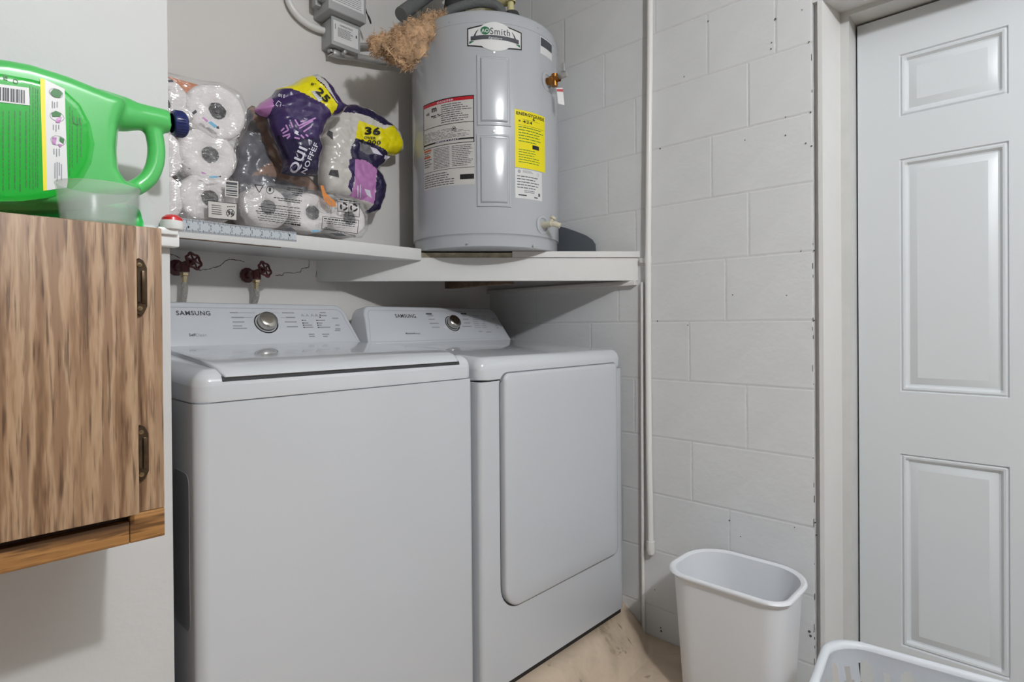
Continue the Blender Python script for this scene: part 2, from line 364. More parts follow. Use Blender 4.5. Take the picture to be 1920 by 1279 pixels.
# right wall: backing with the door opening, then the painted concrete blocks one by one
YO, YO2, ZO = .523, -.44, H+.93             # opening: left side, right side, soffit
bm = BM()
XM = XB+.0008
box(bm, (XM, YO, -.05), (2.2, YB+.1, CE)); box(bm, (XM, -4.4, -.05), (2.2, YO2, CE)); box(bm, (XM, YO2, ZO), (2.2, YO, CE))
wr = struct(obj('wall_right', bm, 'mortar', smooth=False))
JT = .0017
def block(y0, y1, z0, z1):
    a = .0; hy, hz = (y1-y0)/2-JT, (z1-z0)/2-JT; c = .0035; bm = BM()
    F = [(-hy, -hz), (hy, -hz), (hy, hz), (-hy, hz)]; I = [(-hy+c, -hz+c), (hy-c, -hz+c), (hy-c, hz-c), (-hy+c, hz-c)]
    loft(bm, [[(.0008, y, z) for y, z in F], [(0, y, z) for y, z in I]], cap0=False)
    o = obj('block', bm, 'block', wr, ang=12); o.location = (XB+random.uniform(-.0004, .0002), (y0+y1)/2, (z0+z1)/2); return o
_bc = {}
def block_at(y0, y1, z0, z1):
    k = (round(y1-y0, 3), round(z1-z0, 3))
    if k in _bc:
        o = _bc[k].copy(); COL.objects.link(o); o.location = (XB+random.uniform(-.0004, .0002), (y0+y1)/2, (z0+z1)/2)
    else: _bc[k] = block(y0, y1, z0, z1)
zs = [0, H-1.005, H-.8025, H-.6, H-.3975, H-.195, H+.0076, H+.2101, H+.4126, H+.6151, H+.8177, H+1.0202, H+1.2227, H+1.4252, CE]
jo = [.70, .91, .777, .905, .72, .912, .785, .710, .83, .709, .841, .626, .8, .7]
for k in range(14):
    ys = [YO]+[jo[k]+.406*i for i in range(-1, 4) if YO+.03 < jo[k]+.406*i < YB-.03]+[YB]
    if k == 10: ys = [YO, .626, .841, 1.247, 1.653, YB]
    for a, b in zip(ys, ys[1:]): block_at(a, b, zs[k], zs[k+1])
for k in range(11, 14):
    y = YO
    while y > YO2+.05: y2 = max(y-.406, YO2); block_at(y2, y, zs[k], zs[k+1]); y = y2
for k in range(14):
    y = YO2
    while y > -1.2: y2 = y-.406-(.2 if k % 2 and y == YO2 else 0); block_at(y2, y, zs[k], zs[k+1]); y = y2
# small paint pits on the block wall
bm = BM()
for x, y, r in [(1328, 40, 2), (1454, 36, 2.5), (1447, 80, 1.6), (1446, 92, 1.8), (1504, 19, 1.5), (1473, 220, 1.6), (1397, 263, 1.6), (1473, 254, 1.8), (1511, 269, 2), (1522, 274, 2), (1238, 279, 2.2), (1520, 211, 2), (1517, 79, 1.8), (1527, 470, 2.2), (1502, 471, 1.6), (1527, 601, 2), (1529, 980, 2), (1531, 1003, 2), (1490, 989, 1.3), (1240, 1183, 3), (1239, 1177, 2), (1368, 976, 2), (1389, 1006, 1.5), (1228, 1106, 1.5), (1518, 1184, 3), (1520, 1192, 3), (1374, 553, 1.6), (1233, 602, 2), (1283, 144, 1.8), (1290, 610, 1.5), (1475, 554, 1.5)]:
    p = onX(x, y, XB); lathe(bm, [(0, .0), (r*.0013, .0004)], (XB-.0012, p.y, p.z), (-1, 0, 0), 7)
o = obj('paint_pit', bm, 'grime', wr); o['kind'] = 'stuff'
# grime at the foot of the wall
# wood ledge (cleat) on the right wall, trims of the doorway
bm = BM(); box(bm, (XB-.02, 1.112, H+.140), (XB, YB, H+.158), .002); struct(obj('trim_1', bm, 'trim'))
bm = BM()
P = [(XB-.002, .509), (XB-.002, .497), (1.946, .480), (1.946, YO), (1.845, YO), (1.845, .509)]
loft(bm, [[(x, y, z) for x, y in P] for z in (0, ZO+.0)]); struct(obj('trim_2', bm, 'trim', smooth=False))
bm = BM()
for k in range(22):
    z = random.uniform(.05, 1.1) if k < 16 else random.uniform(1.1, 2.0); y = random.uniform(.524, .527)
    box(bm, (XB-.0010, y-random.uniform(.0003, .0008), z), (XB+.001, y+random.uniform(.0003, .001), z+random.uniform(.002, .02)))
o = obj('edge_grime', bm, 'grime', wr); o['kind'] = 'stuff'
# door: frame (jambs + head), slab with raised panels
d1 = struct(bpy.data.objects.new('door_1', None)); d1.location = (2.02, .05, 0); COL.objects.link(d1)
bm = BM(); box(bm, (1.946, .457, 0), (2.12, YO, ZO)); box(bm, (1.946, YO2, 0), (2.12, -.362, ZO)); box(bm, (1.946, -.362, H+.915), (2.12, .457, ZO))
obj('door_frame', bm, 'frame', d1, smooth=False)
bm = BM(); box(bm, (2.075, -.362, 0), (2.11, .457, H+.915)); obj('door_gap_shade', bm, 'dark', d1)  # near-black sheet behind the slab, painted shade for the gap round it
XD = 2.021; PR = [0, .003, .008, .013, .019, .023, .043]
def prof(d):
    P = [(0, 0), (.003, .005), (.008, .001), (.013, .002), (.019, .010), (.023, .011), (.043, .002)]
    for (a, x), (b, y) in zip(P, P[1:]):
        if d <= b: return x+(y-x)*(d-a)/(b-a)
    return .003
cols = [(.100, .345), (-.245, .0)]; rws = [(.785, .603), (.479, -.205), (-.388, -.957)]
def bp(a, b): return [a+x for x in PR]+[b-x for x in reversed(PR)]
us = sorted(set([-.357]+[y for c in cols for y in bp(*c)]+[.452])); vs = sorted(set([.006-H]+[z for r in rws for z in bp(r[1], r[0])]+[.907]))
def dd(y, z):
    for c in cols:
        for r in rws:
            if c[0] <= y <= c[1] and r[1] <= z <= r[0]: return prof(min(y-c[0], c[1]-y, r[0]-z, z-r[1]))
    return 0
bm = BM(); G = relief(bm, us, vs, dd, lambda u, v, d: Vector((XD+d, u, v+H)))
ret = bmesh.ops.extrude_edge_only(bm, edges=[e for e in bm.edges if e.is_boundary])
for v in ret['geom']:
    if isinstance(v, bmesh.types.BMVert): v.co.x = XD+.044
obj('door_slab', bm, 'door', d1, ang=20)

# ================================================================== APPLIANCES
YF = 1.12
def console(parent, x0, x1, shade='appl'):
    W0, W1 = x0, x1; zb, zt = H-.062, H+.070; yb, yt = 1.655, 1.735
    def P(x, z, y=None): return (x, yb+(yt-yb)*(z-zb)/(zt-zb) if y is None else y, z)
    L = [(W0, zb), (W1, zb)]
    for k in range(11):
        a = radians(90*k/10); L.append((W1-.055+.035*cos(a)+.0-(0 if k else 0), zt-.045+.045*sin(a)))
    for k in range(11):
        a = radians(90+90*k/10); L.append((W0+.055+.035*cos(a), zt-.045+.045*sin(a)))
    I = inset(L, .005); I2 = inset(L, .0015)
    B = [(x, z) for x, z in L]
    bm = BM()
    loft(bm, [[P(x, z) for x, z in I], [(P(x, z)[0], P(x, z)[1]+.0015, z) for x, z in I2], [(P(x, z)[0], P(x, z)[1]+.006, z) for x, z in L],
              [(x, 1.80, z-.004) for x, z in inset(L, .004)]])
    obj('control_panel', bm, shade, parent, ang=50)
    n = Vector((0, -(zt-zb), yt-yb)).normalized()
    def mp(u, v, d): q = Vector(P(u, v)); return q+n*d
    def uv(px, py):
        d = ray(px, py); q0 = Vector(P(0, zb))-Vector((0, 0, H)); k = n.dot(q0)/n.dot(d); q = d*k; return q.x, q.z+H
    # faint inset border of the fascia
    L2 = inset(L, .014); L3 = inset(L, .0152); bm = BM()
    A = [bm.verts.new(mp(x, z, .0004)) for x, z in L2]; Bv = [bm.verts.new(mp(x, z, .0004)) for x, z in L3]
    for k in range(len(A)): bm.faces.new((A[k], A[(k+1) % len(A)], Bv[(k+1) % len(A)], Bv[k]))
    obj('panel_border', bm, 'ink2', parent)
    return mp, uv, n
def knob(parent, mp, uv, n, px, py, r, tilt=.0):
    u, v = uv(px, py); c = mp(u, v, 0)
    bm = BM(); lathe(bm, [(r*1.22, 0), (r*1.22, .001), (r*1.12, .0015), (r*1.10, .001)], c, n, 40)
    kk = obj('knob', bm, 'chrome', parent, label='round chrome selector knob')
    bm = BM(); lathe(bm, [(r, .001), (r, .014), (r*.93, .022), (r*.80, .025), (r*.5, .0265), (0, .027)], c, n, 40)
    obj('knob_cap', bm, 'chrome', kk)
    bm = BM(); ring = []
    e1, e2 = Vector((1, 0, 0)), n.cross(Vector((1, 0, 0)))
    for k in range(41):
        a = radians(-50+280*k/40)
        for rr in (1.13, 1.23): ring.append(bm.verts.new(c+n*.0022+(e1*cos(a)-e2*sin(a)*-1*-1)*r*rr))
    for k in range(40): bm.faces.new((ring[2*k], ring[2*k+1], ring[2*k+3], ring[2*k+2]))
    obj('dial_ring', bm, 'black', kk)
    return u, v
# ---- washer
WX0, WX1 = .356, 1.030
wa = thing('washing_machine', 'white top-load washing machine with a chrome dial, left of the dryer', 'washing machine', (.69, 1.47, PAD))
bm = BM(); L = rrect(WX0, YF, WX1, 1.80, .022, 8); loft(bm, [[(x, y, z) for x, y in L] for z in (PAD+.02, H-.139)]); obj('body', bm, 'appl', wa, ang=60)
bm = BM(); L2 = inset(L, .003); loft(bm, [[(x, y, z) for x, y in L2] for z in (H-.141, H-.136)]); obj('body_seam', bm, 'seam', wa)
bm = BM(); box(bm, (WX0, YF, H-.1375), (WX1, 1.80, H-.078), .03, 6)
for v in bm.verts:
    t = max(0, (v.co.z-(H-.1375))/.06); v.co.z += t*.030*(v.co.y-YF)/.55
    if v.co.z < H-.1: v.co.z = min(v.co.z, H-.1375+(v.co.z-H+.1375))
bmesh.ops.delete(bm, geom=[], context='VERTS')
for v in bm.verts:                                     # keep the foot of the deck square
    if v.co.z < H-.107: 
        k = (H-.107-v.co.z)/.0305; cx = max(WX0+.03, min(WX1-.03, v.co.x)); cy = max(YF+.03, min(1.77, v.co.y)); q = Vector((v.co.x-cx, v.co.y-cy))
        if q.length > 1e-4: q = q.normalized()*.03; v.co.x = cx+q.x; v.co.y = cy+q.y
obj('deck', bm, 'deck', wa, ang=60)
# lid: section in y,z swept across x
sec = [(1.60, -.046), (1.40, -.053), (1.22, -.062), (1.165, -.067), (1.138, -.074), (1.121, -.085), (1.117, -.0915), (1.121, -.0935), (1.136, -.093), (1.16, -.085), (1.22, -.075), (1.40, -.066), (1.60, -.060)]
bm = BM(); loops = []
for x, s in ((.394, .0), (.3945, .6), (.398, .9), (.405, 1), (.70, 1), (.975, 1), (.981, .9), (.9845, .6), (.985, 0)):
    cz = [(sec[i][1]+sec[-1-i][1])/2 for i in range(len(sec))]
    loops.append([(x+(.030*max(0, (y-1.2)/.4)**.8 if x < .6 else (-.03*max(0, (y-1.2)/.4)**.8 if x > .9 else 0))+(.012*(1-min(1, (y-1.117)/.05))**2 if x < .6 else (-.012*(1-min(1, (y-1.117)/.05))**2 if x > .9 else 0)), y, H+c+(z-c)*(.25+.75*s)) for (y, z), c in zip(sec, cz)])
loft(bm, loops); obj('lid', bm, 'deck', wa, ang=55)
bm = BM(); loft(bm, [[(x, y, H+z) for y, z in ((YF+.0002, -.1000), (YF+.0002, -.0950), (YF+.004, -.090), (YF+.03, -.090), (YF+.03, -.1000))] for x in (.402, .980)]); obj('lid_gap_shade', bm, 'char', wa)  # charcoal strip paints the shade in the slot under the lid lip
# faint groove line above the front seam, side handle hollow
bm = BM(); loft(bm, [[(WX0-.0006, y, z) for y, z in rrect(1.16, .55, 1.25, H-.27, .02)], [(WX0+.002, y, z) for y, z in rrect(1.16, .55, 1.25, H-.27, .02)]]); obj('side_recess', bm, 'seam', wa)
for x in (.40, .98):
    for y in (1.17, 1.74): bm = BM(); lathe(bm, [(.022, PAD), (.022, PAD+.012), (.012, PAD+.014), (.012, PAD+.03)], (x, y, 0)); obj('levelling_foot', bm, 'base', wa)
mp, uv, n = console(wa, WX0, WX1)
knob(wa, mp, uv, n, 499, 606, .0285)
bm = BM()
def T(s, x0, y0, x1, y1, **k):
    a = uv(x0, y1); b = uv(x1, y0); text(bm, s, a[0], a[1], b[0], b[1], mp, **k)
T('SAMSUNG', 331, 583.5, 393, 591.5, bold=.03)
obj('brand_lettering', bm, 'ink', wa)
bm = BM(); T('Self', 355, 625.5, 366, 631, bold=.03); obj('lettering', bm, 'ink', wa); bm = BM(); T('Clean', 367, 625.5, 386, 631.5); 
def L_(x0, y0, x1, y1):
    a = uv(x0, y1); b = uv(x1, y0); strips(bm, [(a[0], a[1], b[0], b[1])], mp, .0006)
for x0, y, x1 in [(431, 586.5, 446), (434, 595.5, 457), (436, 604, 458), (437, 611.5, 454), (437, 616, 463), (529, 587, 551), (536, 595.5, 553), (534, 604, 556), (538, 613, 558), (600, 586.5, 610), (601, 592, 612), (569, 601, 574), (569, 606, 578), (570, 610, 585), (571, 614, 587), (595, 601, 609), (596, 606, 604), (597, 610, 603), (598, 614, 619), (579, 627, 589), (580, 631, 590), (604, 627, 617), (606, 631, 614), (623, 597, 634), (629, 610, 636), (629, 617, 638), (628, 620, 638)]:
    L_(x0, y-1.1, x1, y+.9)
for x in (567, 576, 585, 593): T('A', x-2.5, 589, x+2.5, 594)
obj('button_print', bm, 'ink2', wa)
bm = BM()
for x, y in [(567, 601), (568, 606), (569, 610), (570, 614), (594, 601), (595, 606), (596, 610), (597, 614), (600, 591), (600, 595)]: L_(x-1, y-1, x+1, y+1)
obj('indicator_mark', bm, 'ink', wa)
bm = BM()
for x0, y0, x1, y1 in [(447, 586.4, 478, 587), (458, 595.2, 474, 595.7), (505, 586.5, 522, 587), (526, 595.5, 534, 596)]: L_(x0, y0, x1, y1)
obj('guide_line', bm, 'ink2', wa)
# ---- dryer
DX0, DX1 = 1.051, 1.737
dr = thing('clothes_dryer', 'white front-load clothes dryer with a large blank door, beside the block wall', 'dryer', (1.39, 1.47, PAD))
bm = BM(); L = rrect(DX0, YF+.02, DX1, 1.80, .02, 5); loft(bm, [[(x, y, z) for x, y in L] for z in (H-.996, H-.152)]); obj('body', bm, 'appl', dr, ang=60)
bm = BM(); box(bm, (DX0+.008, YF+.007, PAD+.001), (DX1-.008, 1.78, H-.99)); obj('base', bm, 'base', dr)
bm = BM(); box(bm, (DX0, YF, H-.150), (DX1, 1.80, H-.088), .032, 7)
for v in bm.verts:
    t = max(0, (v.co.z-(H-.150))/.062); v.co.z += t*.030*(v.co.y-YF)/.55
    if v.co.z < H-.117:
        cx = max(DX0+.03, min(DX1-.03, v.co.x)); cy = max(YF+.03, min(1.77, v.co.y)); q = Vector((v.co.x-cx, v.co.y-cy))
        if q.length > 1e-4: q = q.normalized()*.03; v.co.x = cx+q.x; v.co.y = cy+q.y
obj('deck', bm, 'deck', dr, ang=60)
# front with a door pocket
DL, DR_, DT, DB = 1.137, 1.694, H-.134, H-.792
def rect_match(loop, x0, z0, x1, z1):
    out = []; cx, cz = (x0+x1)/2, (z0+z1)/2
    for x, z in loop:
        out.append((x, z))
    return out
inner = [(x, min(z, H-.1530-.00001*abs(x-1.4))) for x, z in rrect(DL-.014, DB-.004, DR_+.002, DT+.004, [.03, .02, .035, .075], 8)]; nl = len(inner)
outer = []
for i, (x, z) in enumerate(inner):
    q = i//9; outer.append([(DX1, H-.996), (DX1, H-.1525), (DX0, H-.1525), (DX0, H-.996)][q])
# four corner fans plus flat faces
bm = BM()
fv = [bm.verts.new((x, YF, z)) for x, z in inner]; iv = [bm.verts.new((x+(.003 if x < 1.2 else -.001), YF+.018, z)) for x, z in inner]
zt2 = H-.1525
cv = [bm.verts.new(p) for p in ((DX1-.012, YF, H-.996), (DX1-.012, YF, zt2), (DX0+.012, YF, zt2), (DX0+.012, YF, H-.996))]
for q in range(4):
    for k in range(8): bm.faces.new((fv[q*9+k], fv[q*9+k+1], cv[q]))
    a, b = fv[q*9+8], fv[(q*9+9) % nl]; bm.faces.new((a, b, cv[(q+1) % 4], cv[q]))
for k in range(nl): bm.faces.new((fv[k], fv[(k+1) % nl], iv[(k+1) % nl], iv[k]))
bm.faces.new(iv)
c2 = [bm.verts.new(p) for p in ((DX1-.0035, YF+.0035, H-.996), (DX1-.0035, YF+.0035, zt2), (DX0+.0035, YF+.0035, zt2), (DX0+.0035, YF+.0035, H-.996))]
c3 = [bm.verts.new(p) for p in ((DX1, YF+.012, H-.996), (DX1, YF+.012, zt2), (DX0, YF+.012, zt2), (DX0, YF+.012, H-.996))]
c4 = [bm.verts.new(p) for p in ((DX1, YF+.04, H-.996), (DX1, YF+.04, zt2), (DX0, YF+.04, zt2), (DX0, YF+.04, H-.996))]
for A, B in ((cv, c2), (c2, c3), (c3, c4)):
    bm.faces.new((A[0], A[1], B[1], B[0])); bm.faces.new((A[2], A[3], B[3], B[2])); bm.faces.new((A[3], A[0], B[0], B[3]))
obj('front_panel', bm, 'appl', dr, ang=50)
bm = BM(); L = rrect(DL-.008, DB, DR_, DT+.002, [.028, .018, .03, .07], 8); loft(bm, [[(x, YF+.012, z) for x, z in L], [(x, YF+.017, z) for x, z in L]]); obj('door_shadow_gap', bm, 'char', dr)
bm = BM(); L = [(x, max(z, H-.1525)) for x, z in rrect(DL-.012, DT-.1, DR_+.003, DT+.0035, [.0, .02, .032, .0], 8)]; loft(bm, [[(x, YF+.004, z) for x, z in L], [(x, YF-.0007, z) for x, z in L]]); obj('door_top_gap_shade', bm, 'recess', dr)  # thin grey plate, the gap's shade put into its colour
L = rrect(DL, DB, DR_, DT, [.025, .018, .022, .060], 8)
dl = BM(); loft(dl, [[(x, YF+.013, z) for x, z in L], [(x, YF-.004, z) for x, z in L], [(x, YF-.008, z) for x, z in inset(L, .003)], [(x, YF-.0095, z) for x, z in inset(L, .009)],
                    [(x, YF-.0095, z) for x, z in rrect(DL+.05, DB+.06, DR_-.035, DT-.05, .05, 8)], [(x, YF-.0085, z) for x, z in rrect(DL+.065, DB+.075, DR_-.05, DT-.065, .045, 8)]])
obj('door', dl, 'appl', dr, ang=50)
mp, uv, n = console(dr, DX0+.002, DX1-.002)
knob(dr, mp, uv, n, 848, 607, .0275)
bm = BM(); T('SAMSUNG', 742, 589.5, 778, 596, bold=.03); obj('brand_lettering', bm, 'ink', dr)
bm = BM(); T('Moisture', 761, 623.5, 776, 627, bold=.03); T('Sensor', 776.5, 623.5, 787, 627); L_(799, 587.5, 809, 590); L_(864.5, 587.5, 874, 590); obj('lettering', bm, 'ink', dr)
bm = BM()
for x0, y, x1 in [(802, 592.5, 812), (804, 599, 815), (806, 606.5, 822), (810, 614, 824), (867, 592.5, 875), (868, 599, 878), (870, 606, 881), (867, 612.5, 884), (922, 598.5, 928), (929, 611, 932), (931, 615, 934), (898, 622, 904), (912, 623, 921)]: L_(x0, y-.9, x1, y+.7)
for r in range(7):
    for x0, x1 in ((885+r*.8, 899+r*.6), (905, 913)): L_(x0, 592+r*3.6, x1-random.random()*5, 592.9+r*3.6)
obj('button_print', bm, 'ink2', dr)

bm = BM(); c = onY(683, 629, 1.735); lathe(bm, [(0, -.026), (.010, -.022), (.013, -.004), (.010, .010), (0, .016)], c, seg=18)
for v in bm.verts: v.co += Vector((noise.noise(v.co*70), noise.noise(v.co*60), noise.noise(v.co*80)))*.005
for k in range(60):
    q = c+Vector([random.gauss(0, .008) for _ in range(3)]); d = Vector([random.gauss(0, 1) for _ in range(3)]).normalized()*.012; bm.faces.new([bm.verts.new(v) for v in (q, q+d, q+d+Vector((.001, 0, .001)))])
tag(obj('foam_scrap', bm, 'rawwood', smooth='raw'), 'small tan scrap wedged between the washer and dryer control panels', 'scrap')

# ================================================================== SHELVES
zs0, zs1 = H+.230, H+.271
lsh = thing('wall_shelf', 'long white painted wall shelf carrying the paper goods, left of the water heater', 'shelf', (.8, 1.75, zs0))
bm = BM(); box(bm, (.326, 1.627, zs0), (1.252, YB, zs1), .0025); obj('board', bm, 'trim', lsh)
bm = BM(); P = [(336, 442.5), (385, 446), (430, 452), (480, 458), (540, 463)]
q = [onY(x, y, 1.627) for x, y in P]; box(bm, (.36, 1.6285, zs0-.0012), (.75, 1.64, zs0+.0006)); obj('bare_edge', bm, 'under', lsh)
hs = thing('corner_shelf', 'white diagonal corner shelf under the water heater', 'shelf', (1.5, 1.5, H+.16))
A = Vector((XB, 1.107)); B = Vector((.988, YB)); t = (B-A).normalized(); nn = Vector((-t.y, t.x))      # nn points into the corner
if nn.x < 0: nn = -nn
def tri(off0, z0, z1, m, name, bev=0):
    a = A+nn*off0; bmx = BM()
    # clip the offset front line to both walls
    k = (XB-a.x)/t.x; p = a+t*k; k = (YB-a.y)/t.y; q = a+t*k
    loft(bmx, [[(p.x, p.y, z), (q.x, q.y, z), (XB, YB, z)] for z in (z0, z1)]); return obj(name, bmx, m, hs, smooth=False)
def slab(off0, off1, z0, z1, m, name, s0=0, s1=1):
    bmx = BM(); a = A+nn*off0; b = A+nn*off1
    P = []
    for c in (a, b):
        k = (XB-.0005-c.x)/t.x; p = c+t*k; k = (YB-.0005-c.y)/t.y; q = c+t*k; P.append((p, q))
    L = [P[0][0].lerp(P[0][1], s0), P[0][0].lerp(P[0][1], s1), P[1][0].lerp(P[1][1], s1), P[1][0].lerp(P[1][1], s0)]
    loft(bmx, [[(p.x, p.y, z) for p in L] for z in (z0, z1)]); return obj(name, bmx, m, hs, smooth=False)
slab(0, .019, H+.158, H+.240, 'trim', 'fascia')
tri(.004, H+.2402, H+.258, 'dirty', 'board')
slab(-.006, .0035, H+.241, H+.262, 'trim', 'edge_moulding', 0, .40)
tri(.02, H+.222, H+.2398, 'under', 'underside')
bm = BM(); c = onY(888, 531, 1.6); box(bm, (1.50, 1.45, H+.150), (1.535, 1.80, H+.2218)); oo = obj('joist', bm, 'under', hs, smooth=False)

# small pieces of the paper shelf: ruler hung on its edge
rl = thing('metal_ruler', 'steel ruler lying along the front edge of the paper shelf', 'ruler', (.6, 1.624, H+.25))
pa, pb = onY(327, 407, 1.624), onY(556, 436, 1.624); pc, pd = onY(327, 432.5, 1.624), onY(556.5, 453, 1.624)
bm = BM(); loft(bm, [[(p.x, y, p.z) for p in (pc, pd, pb, pa)] for y in (1.6265, 1.6252)]); obj('blade', bm, 'ruler', rl, smooth=False)
bm = BM()
for k in range(96):
    f = (k+.5)/96; a = pc.lerp(pd, f); b = pa.lerp(pb, f); h = .34 if k % 8 == 0 else (.24 if k % 4 == 0 else .16)
    for s, e in ((.03, h), (1-h, .97)):
        p = a.lerp(b, s); q = a.lerp(b, e); bm.faces.new([bm.verts.new(v) for v in ((p.x-.0007, 1.6249, p.z), (p.x+.0007, 1.6249, p.z), (q.x+.0007, 1.6249, q.z), (q.x-.0007, 1.6249, q.z))])
o = obj('graduation', bm, 'ink', rl, smooth=False); o['kind'] = 'stuff'
bm = BM()
for k in range(1, 12):
    f = k/12; a = pc.lerp(pd, f); b = pa.lerp(pb, f)
    for s in (.38, .62):
        p = a.lerp(b, s); text(bm, str(k if s < .5 else 12-k), p.x+.004, p.z-.003, p.x+.008, p.z+.003, lambda u, v, d: Vector((u, 1.6248, v)))
obj('ruler_number', bm, 'black', rl)

# ================================================================== WATER HEATER
HC = Vector((.694, .720))*2.2; HR = .2746; FA = atan2(-HC.y, -HC.x)          # angle of the side facing the room
hz0, hz1 = H+.2635, H+1.052
def cyl(u, v, d): a = FA+u/HR; return Vector((HC.x+(HR+d)*cos(a), HC.y+(HR+d)*sin(a), v))
def cuv(px, py):
    d = ray(px, py); a = d.x**2+d.y**2; b = -2*(d.x*HC.x+d.y*HC.y); c = HC.length_squared-HR**2; D_ = b*b-4*a*c
    k = (-b-sqrt(max(D_, 0)))/(2*a); p = d*k; an = atan2(p.y-HC.y, p.x-HC.x)-FA
    while an > pi: an -= 2*pi
    while an < -pi: an += 2*pi
    return an*HR, p.z+H
wh = thing('water_heater', 'grey cylindrical electric water heater with yellow energy label on the corner shelf', 'water heater', (HC.x, HC.y, hz0))
bm = BM(); lathe(bm, [(0, hz0), (HR-.012, hz0), (HR-.006, hz0+.002), (HR-.006, hz0+.035), (HR-.0045, hz0+.041), (HR-.0005, hz0+.044), (HR, hz0+.05), (HR, hz1-.045), (HR+.0012, hz1-.044), (HR+.0012, hz1-.012), (HR-.006, hz1-.002), (HR-.014, hz1), (0, hz1)], (HC.x, HC.y, 0), seg=128)
obj('jacket', bm, 'jacket', wh, ang=40)
def access(x0, y0, x1, y1):
    u0, _ = cuv(x0, (y0+y1)/2); u1, _ = cuv(x1, (y0+y1)/2); _, v1 = cuv((x0+x1)/2, y0); _, v0 = cuv((x0+x1)/2, y1); bm = BM()
    PP = [(0, -.001), (.0015, .004), (.007, .0045), (.009, .003), (.012, .003), (.0165, .0095), (.02, .010)]
    def pf(d):
        for (a, x), (b, y) in zip(PP, PP[1:]):
            if d <= b: return x+(y-x)*(d-a)/(b-a)
        return .010
    us = sorted(set([u0+p[0] for p in PP]+lin(u0+.02, u1-.02, 8)+[u1-p[0] for p in PP])); vs = sorted(set([v0+p[0] for p in PP]+[v1-p[0] for p in PP]))
    relief(bm, us, vs, lambda u, v: pf(min(u-u0, u1-u, v-v0, v1-v)), cyl)
    o = obj('access_cover', bm, 'panel', wh, ang=25)
    for v in (v1+.010,):
        bm = BM(); lathe(bm, [(.0055, 0), (.005, .002), (0, .003)], cyl((u0+u1)/2, v, 0), cyl(u0/2+u1/2, v, 1)-cyl(u0/2+u1/2, v, 0), 12); obj('screw', bm, 'steel', wh)
access(894, 103, 958, 236); access(894, 251, 958, 388)
for x, y in ((843, 41), (1008, 52), (876, 456), (1000, 461)):
    u, v = cuv(x, y); bm = BM(); lathe(bm, [(.004, 0), (.0035, .002), (0, .0028)], cyl(u, v, 0), cyl(u, v, 1)-cyl(u, v, 0), 10); obj('screw', bm, 'steel', wh)
def patch(bm, u0, v0, u1, v1, d=.0004, mi=0): relief(bm, lin(u0, u1, 10), [v0, v1], lambda u, v: d, cyl, mi)
# warning label (left)
u0, _ = cuv(795, 270); u1, _ = cuv(889.5, 270); _, v1 = cuv(889, 178); _, v0 = cuv(889, 345); vm = v0+(v1-v0)*.475
bm = BM(); patch(bm, u0, v0, u1, v1, .0004); wl = obj('warning_label', bm, 'lab', wh)
W_, Hh = u1-u0, v1-v0
bm = BM(); e = .0022
for a in [(u0, v1-e*1.4, u1, v1), (u0, vm, u0+e, v1), (u1-e*1.3, vm, u1, v1), (u0, vm-e*.5, u1, vm+e*.5), (u0, v1-Hh*.30, u1, v1-Hh*.30+e*.9), (u0, vm+.010, u1, vm+.0155), (u0, v0+Hh*.19, u1, v0+Hh*.195)]: patch(bm, *a, .0007)
obj('label_border', bm, 'black', wl)
bm = BM(); patch(bm, u0+e, v1-.014, u1-e*1.3, v1-e*1.4, .0007); obj('danger_band', bm, 'red', wl)
bm = BM(); text(bm, 'DANGER', u0+W_*.34, v1-.0115, u0+W_*.66, v1-.0055, cyl, .0011, bold=.04); 
text(bm, 'IMPORTANT', u0+W_*.3, vm+.0108, u0+W_*.75, vm+.0146, cyl, .0011, bold=.03); obj('label_title', bm, 'pwhite', wl)
bm = BM(); printlines(bm, u0+W_*.42, v1-Hh*.28, u1-.006, v1-.018, 9, cyl, .35); printlines(bm, u0+.006, vm+.020, u1-.006, v1-Hh*.345, 8, cyl, .35)
printlines(bm, u0+W_*.25, v0+Hh*.21, u0+W_*.58, vm-.006, 14, cyl, .35, ragged=False); printlines(bm, u0+W_*.62, v0+Hh*.21, u1-.004, vm-.006, 12, cyl, .35); printlines(bm, u0+.004, v0+.003, u0+W_*.72, v0+Hh*.17, 6, cyl, .35); printlines(bm, u0+.004, v0+Hh*.25, u0+W_*.21, vm-.012, 7, cyl, .35)
o = obj('fine_print', bm, 'ink', wl); o['kind'] = 'stuff'
bm = BM(); patch(bm, u0+.002, vm-.011, u0+W_*.2, vm-.005, .0009); patch(bm, u0+.002, vm-.033, u0+W_*.18, vm-.027, .0009); obj('caution_bar', bm, 'orange', wl)
bm = BM(); text(bm, 'oil)', u0+W_*.08, v1-.044, u0+W_*.16, v1-.032, cyl, .0009, bold=.04); text(bm, 'm', u0+W_*.22, v1-.036, u0+W_*.33, v1-.022, cyl, .0009, bold=.05)
for k in range(9): a = random.uniform(.2, .38); b = random.uniform(.046, .06); patch(bm, u0+W_*a, v1-b, u0+W_*(a+.05), v1-b+.002, .0009)
patch(bm, u0+W_*.76, v0+Hh*.06, u1-.002, v0+Hh*.115, .0009)
def disc(bm, u, v, r, d, r0=0, n_=28, mi=0, sx=1):
    O = [bm.verts.new(cyl(u+r*sx*cos(2*pi*k/n_), v+r*sin(2*pi*k/n_), d)) for k in range(n_)]
    if r0:
        I = [bm.verts.new(cyl(u+r0*sx*cos(2*pi*k/n_), v+r0*sin(2*pi*k/n_), d)) for k in range(n_)]
        for k in range(n_): bm.faces.new((O[k], O[(k+1) % n_], I[(k+1) % n_], I[k]))
    else: bm.faces.new(O)
disc(bm, u0+W_*.66, v1-Hh*.36, .0075, .0009, .006); disc(bm, u0+W_*.66, v1-Hh*.36, .003, .0009)
obj('pictogram', bm, 'black', wl)
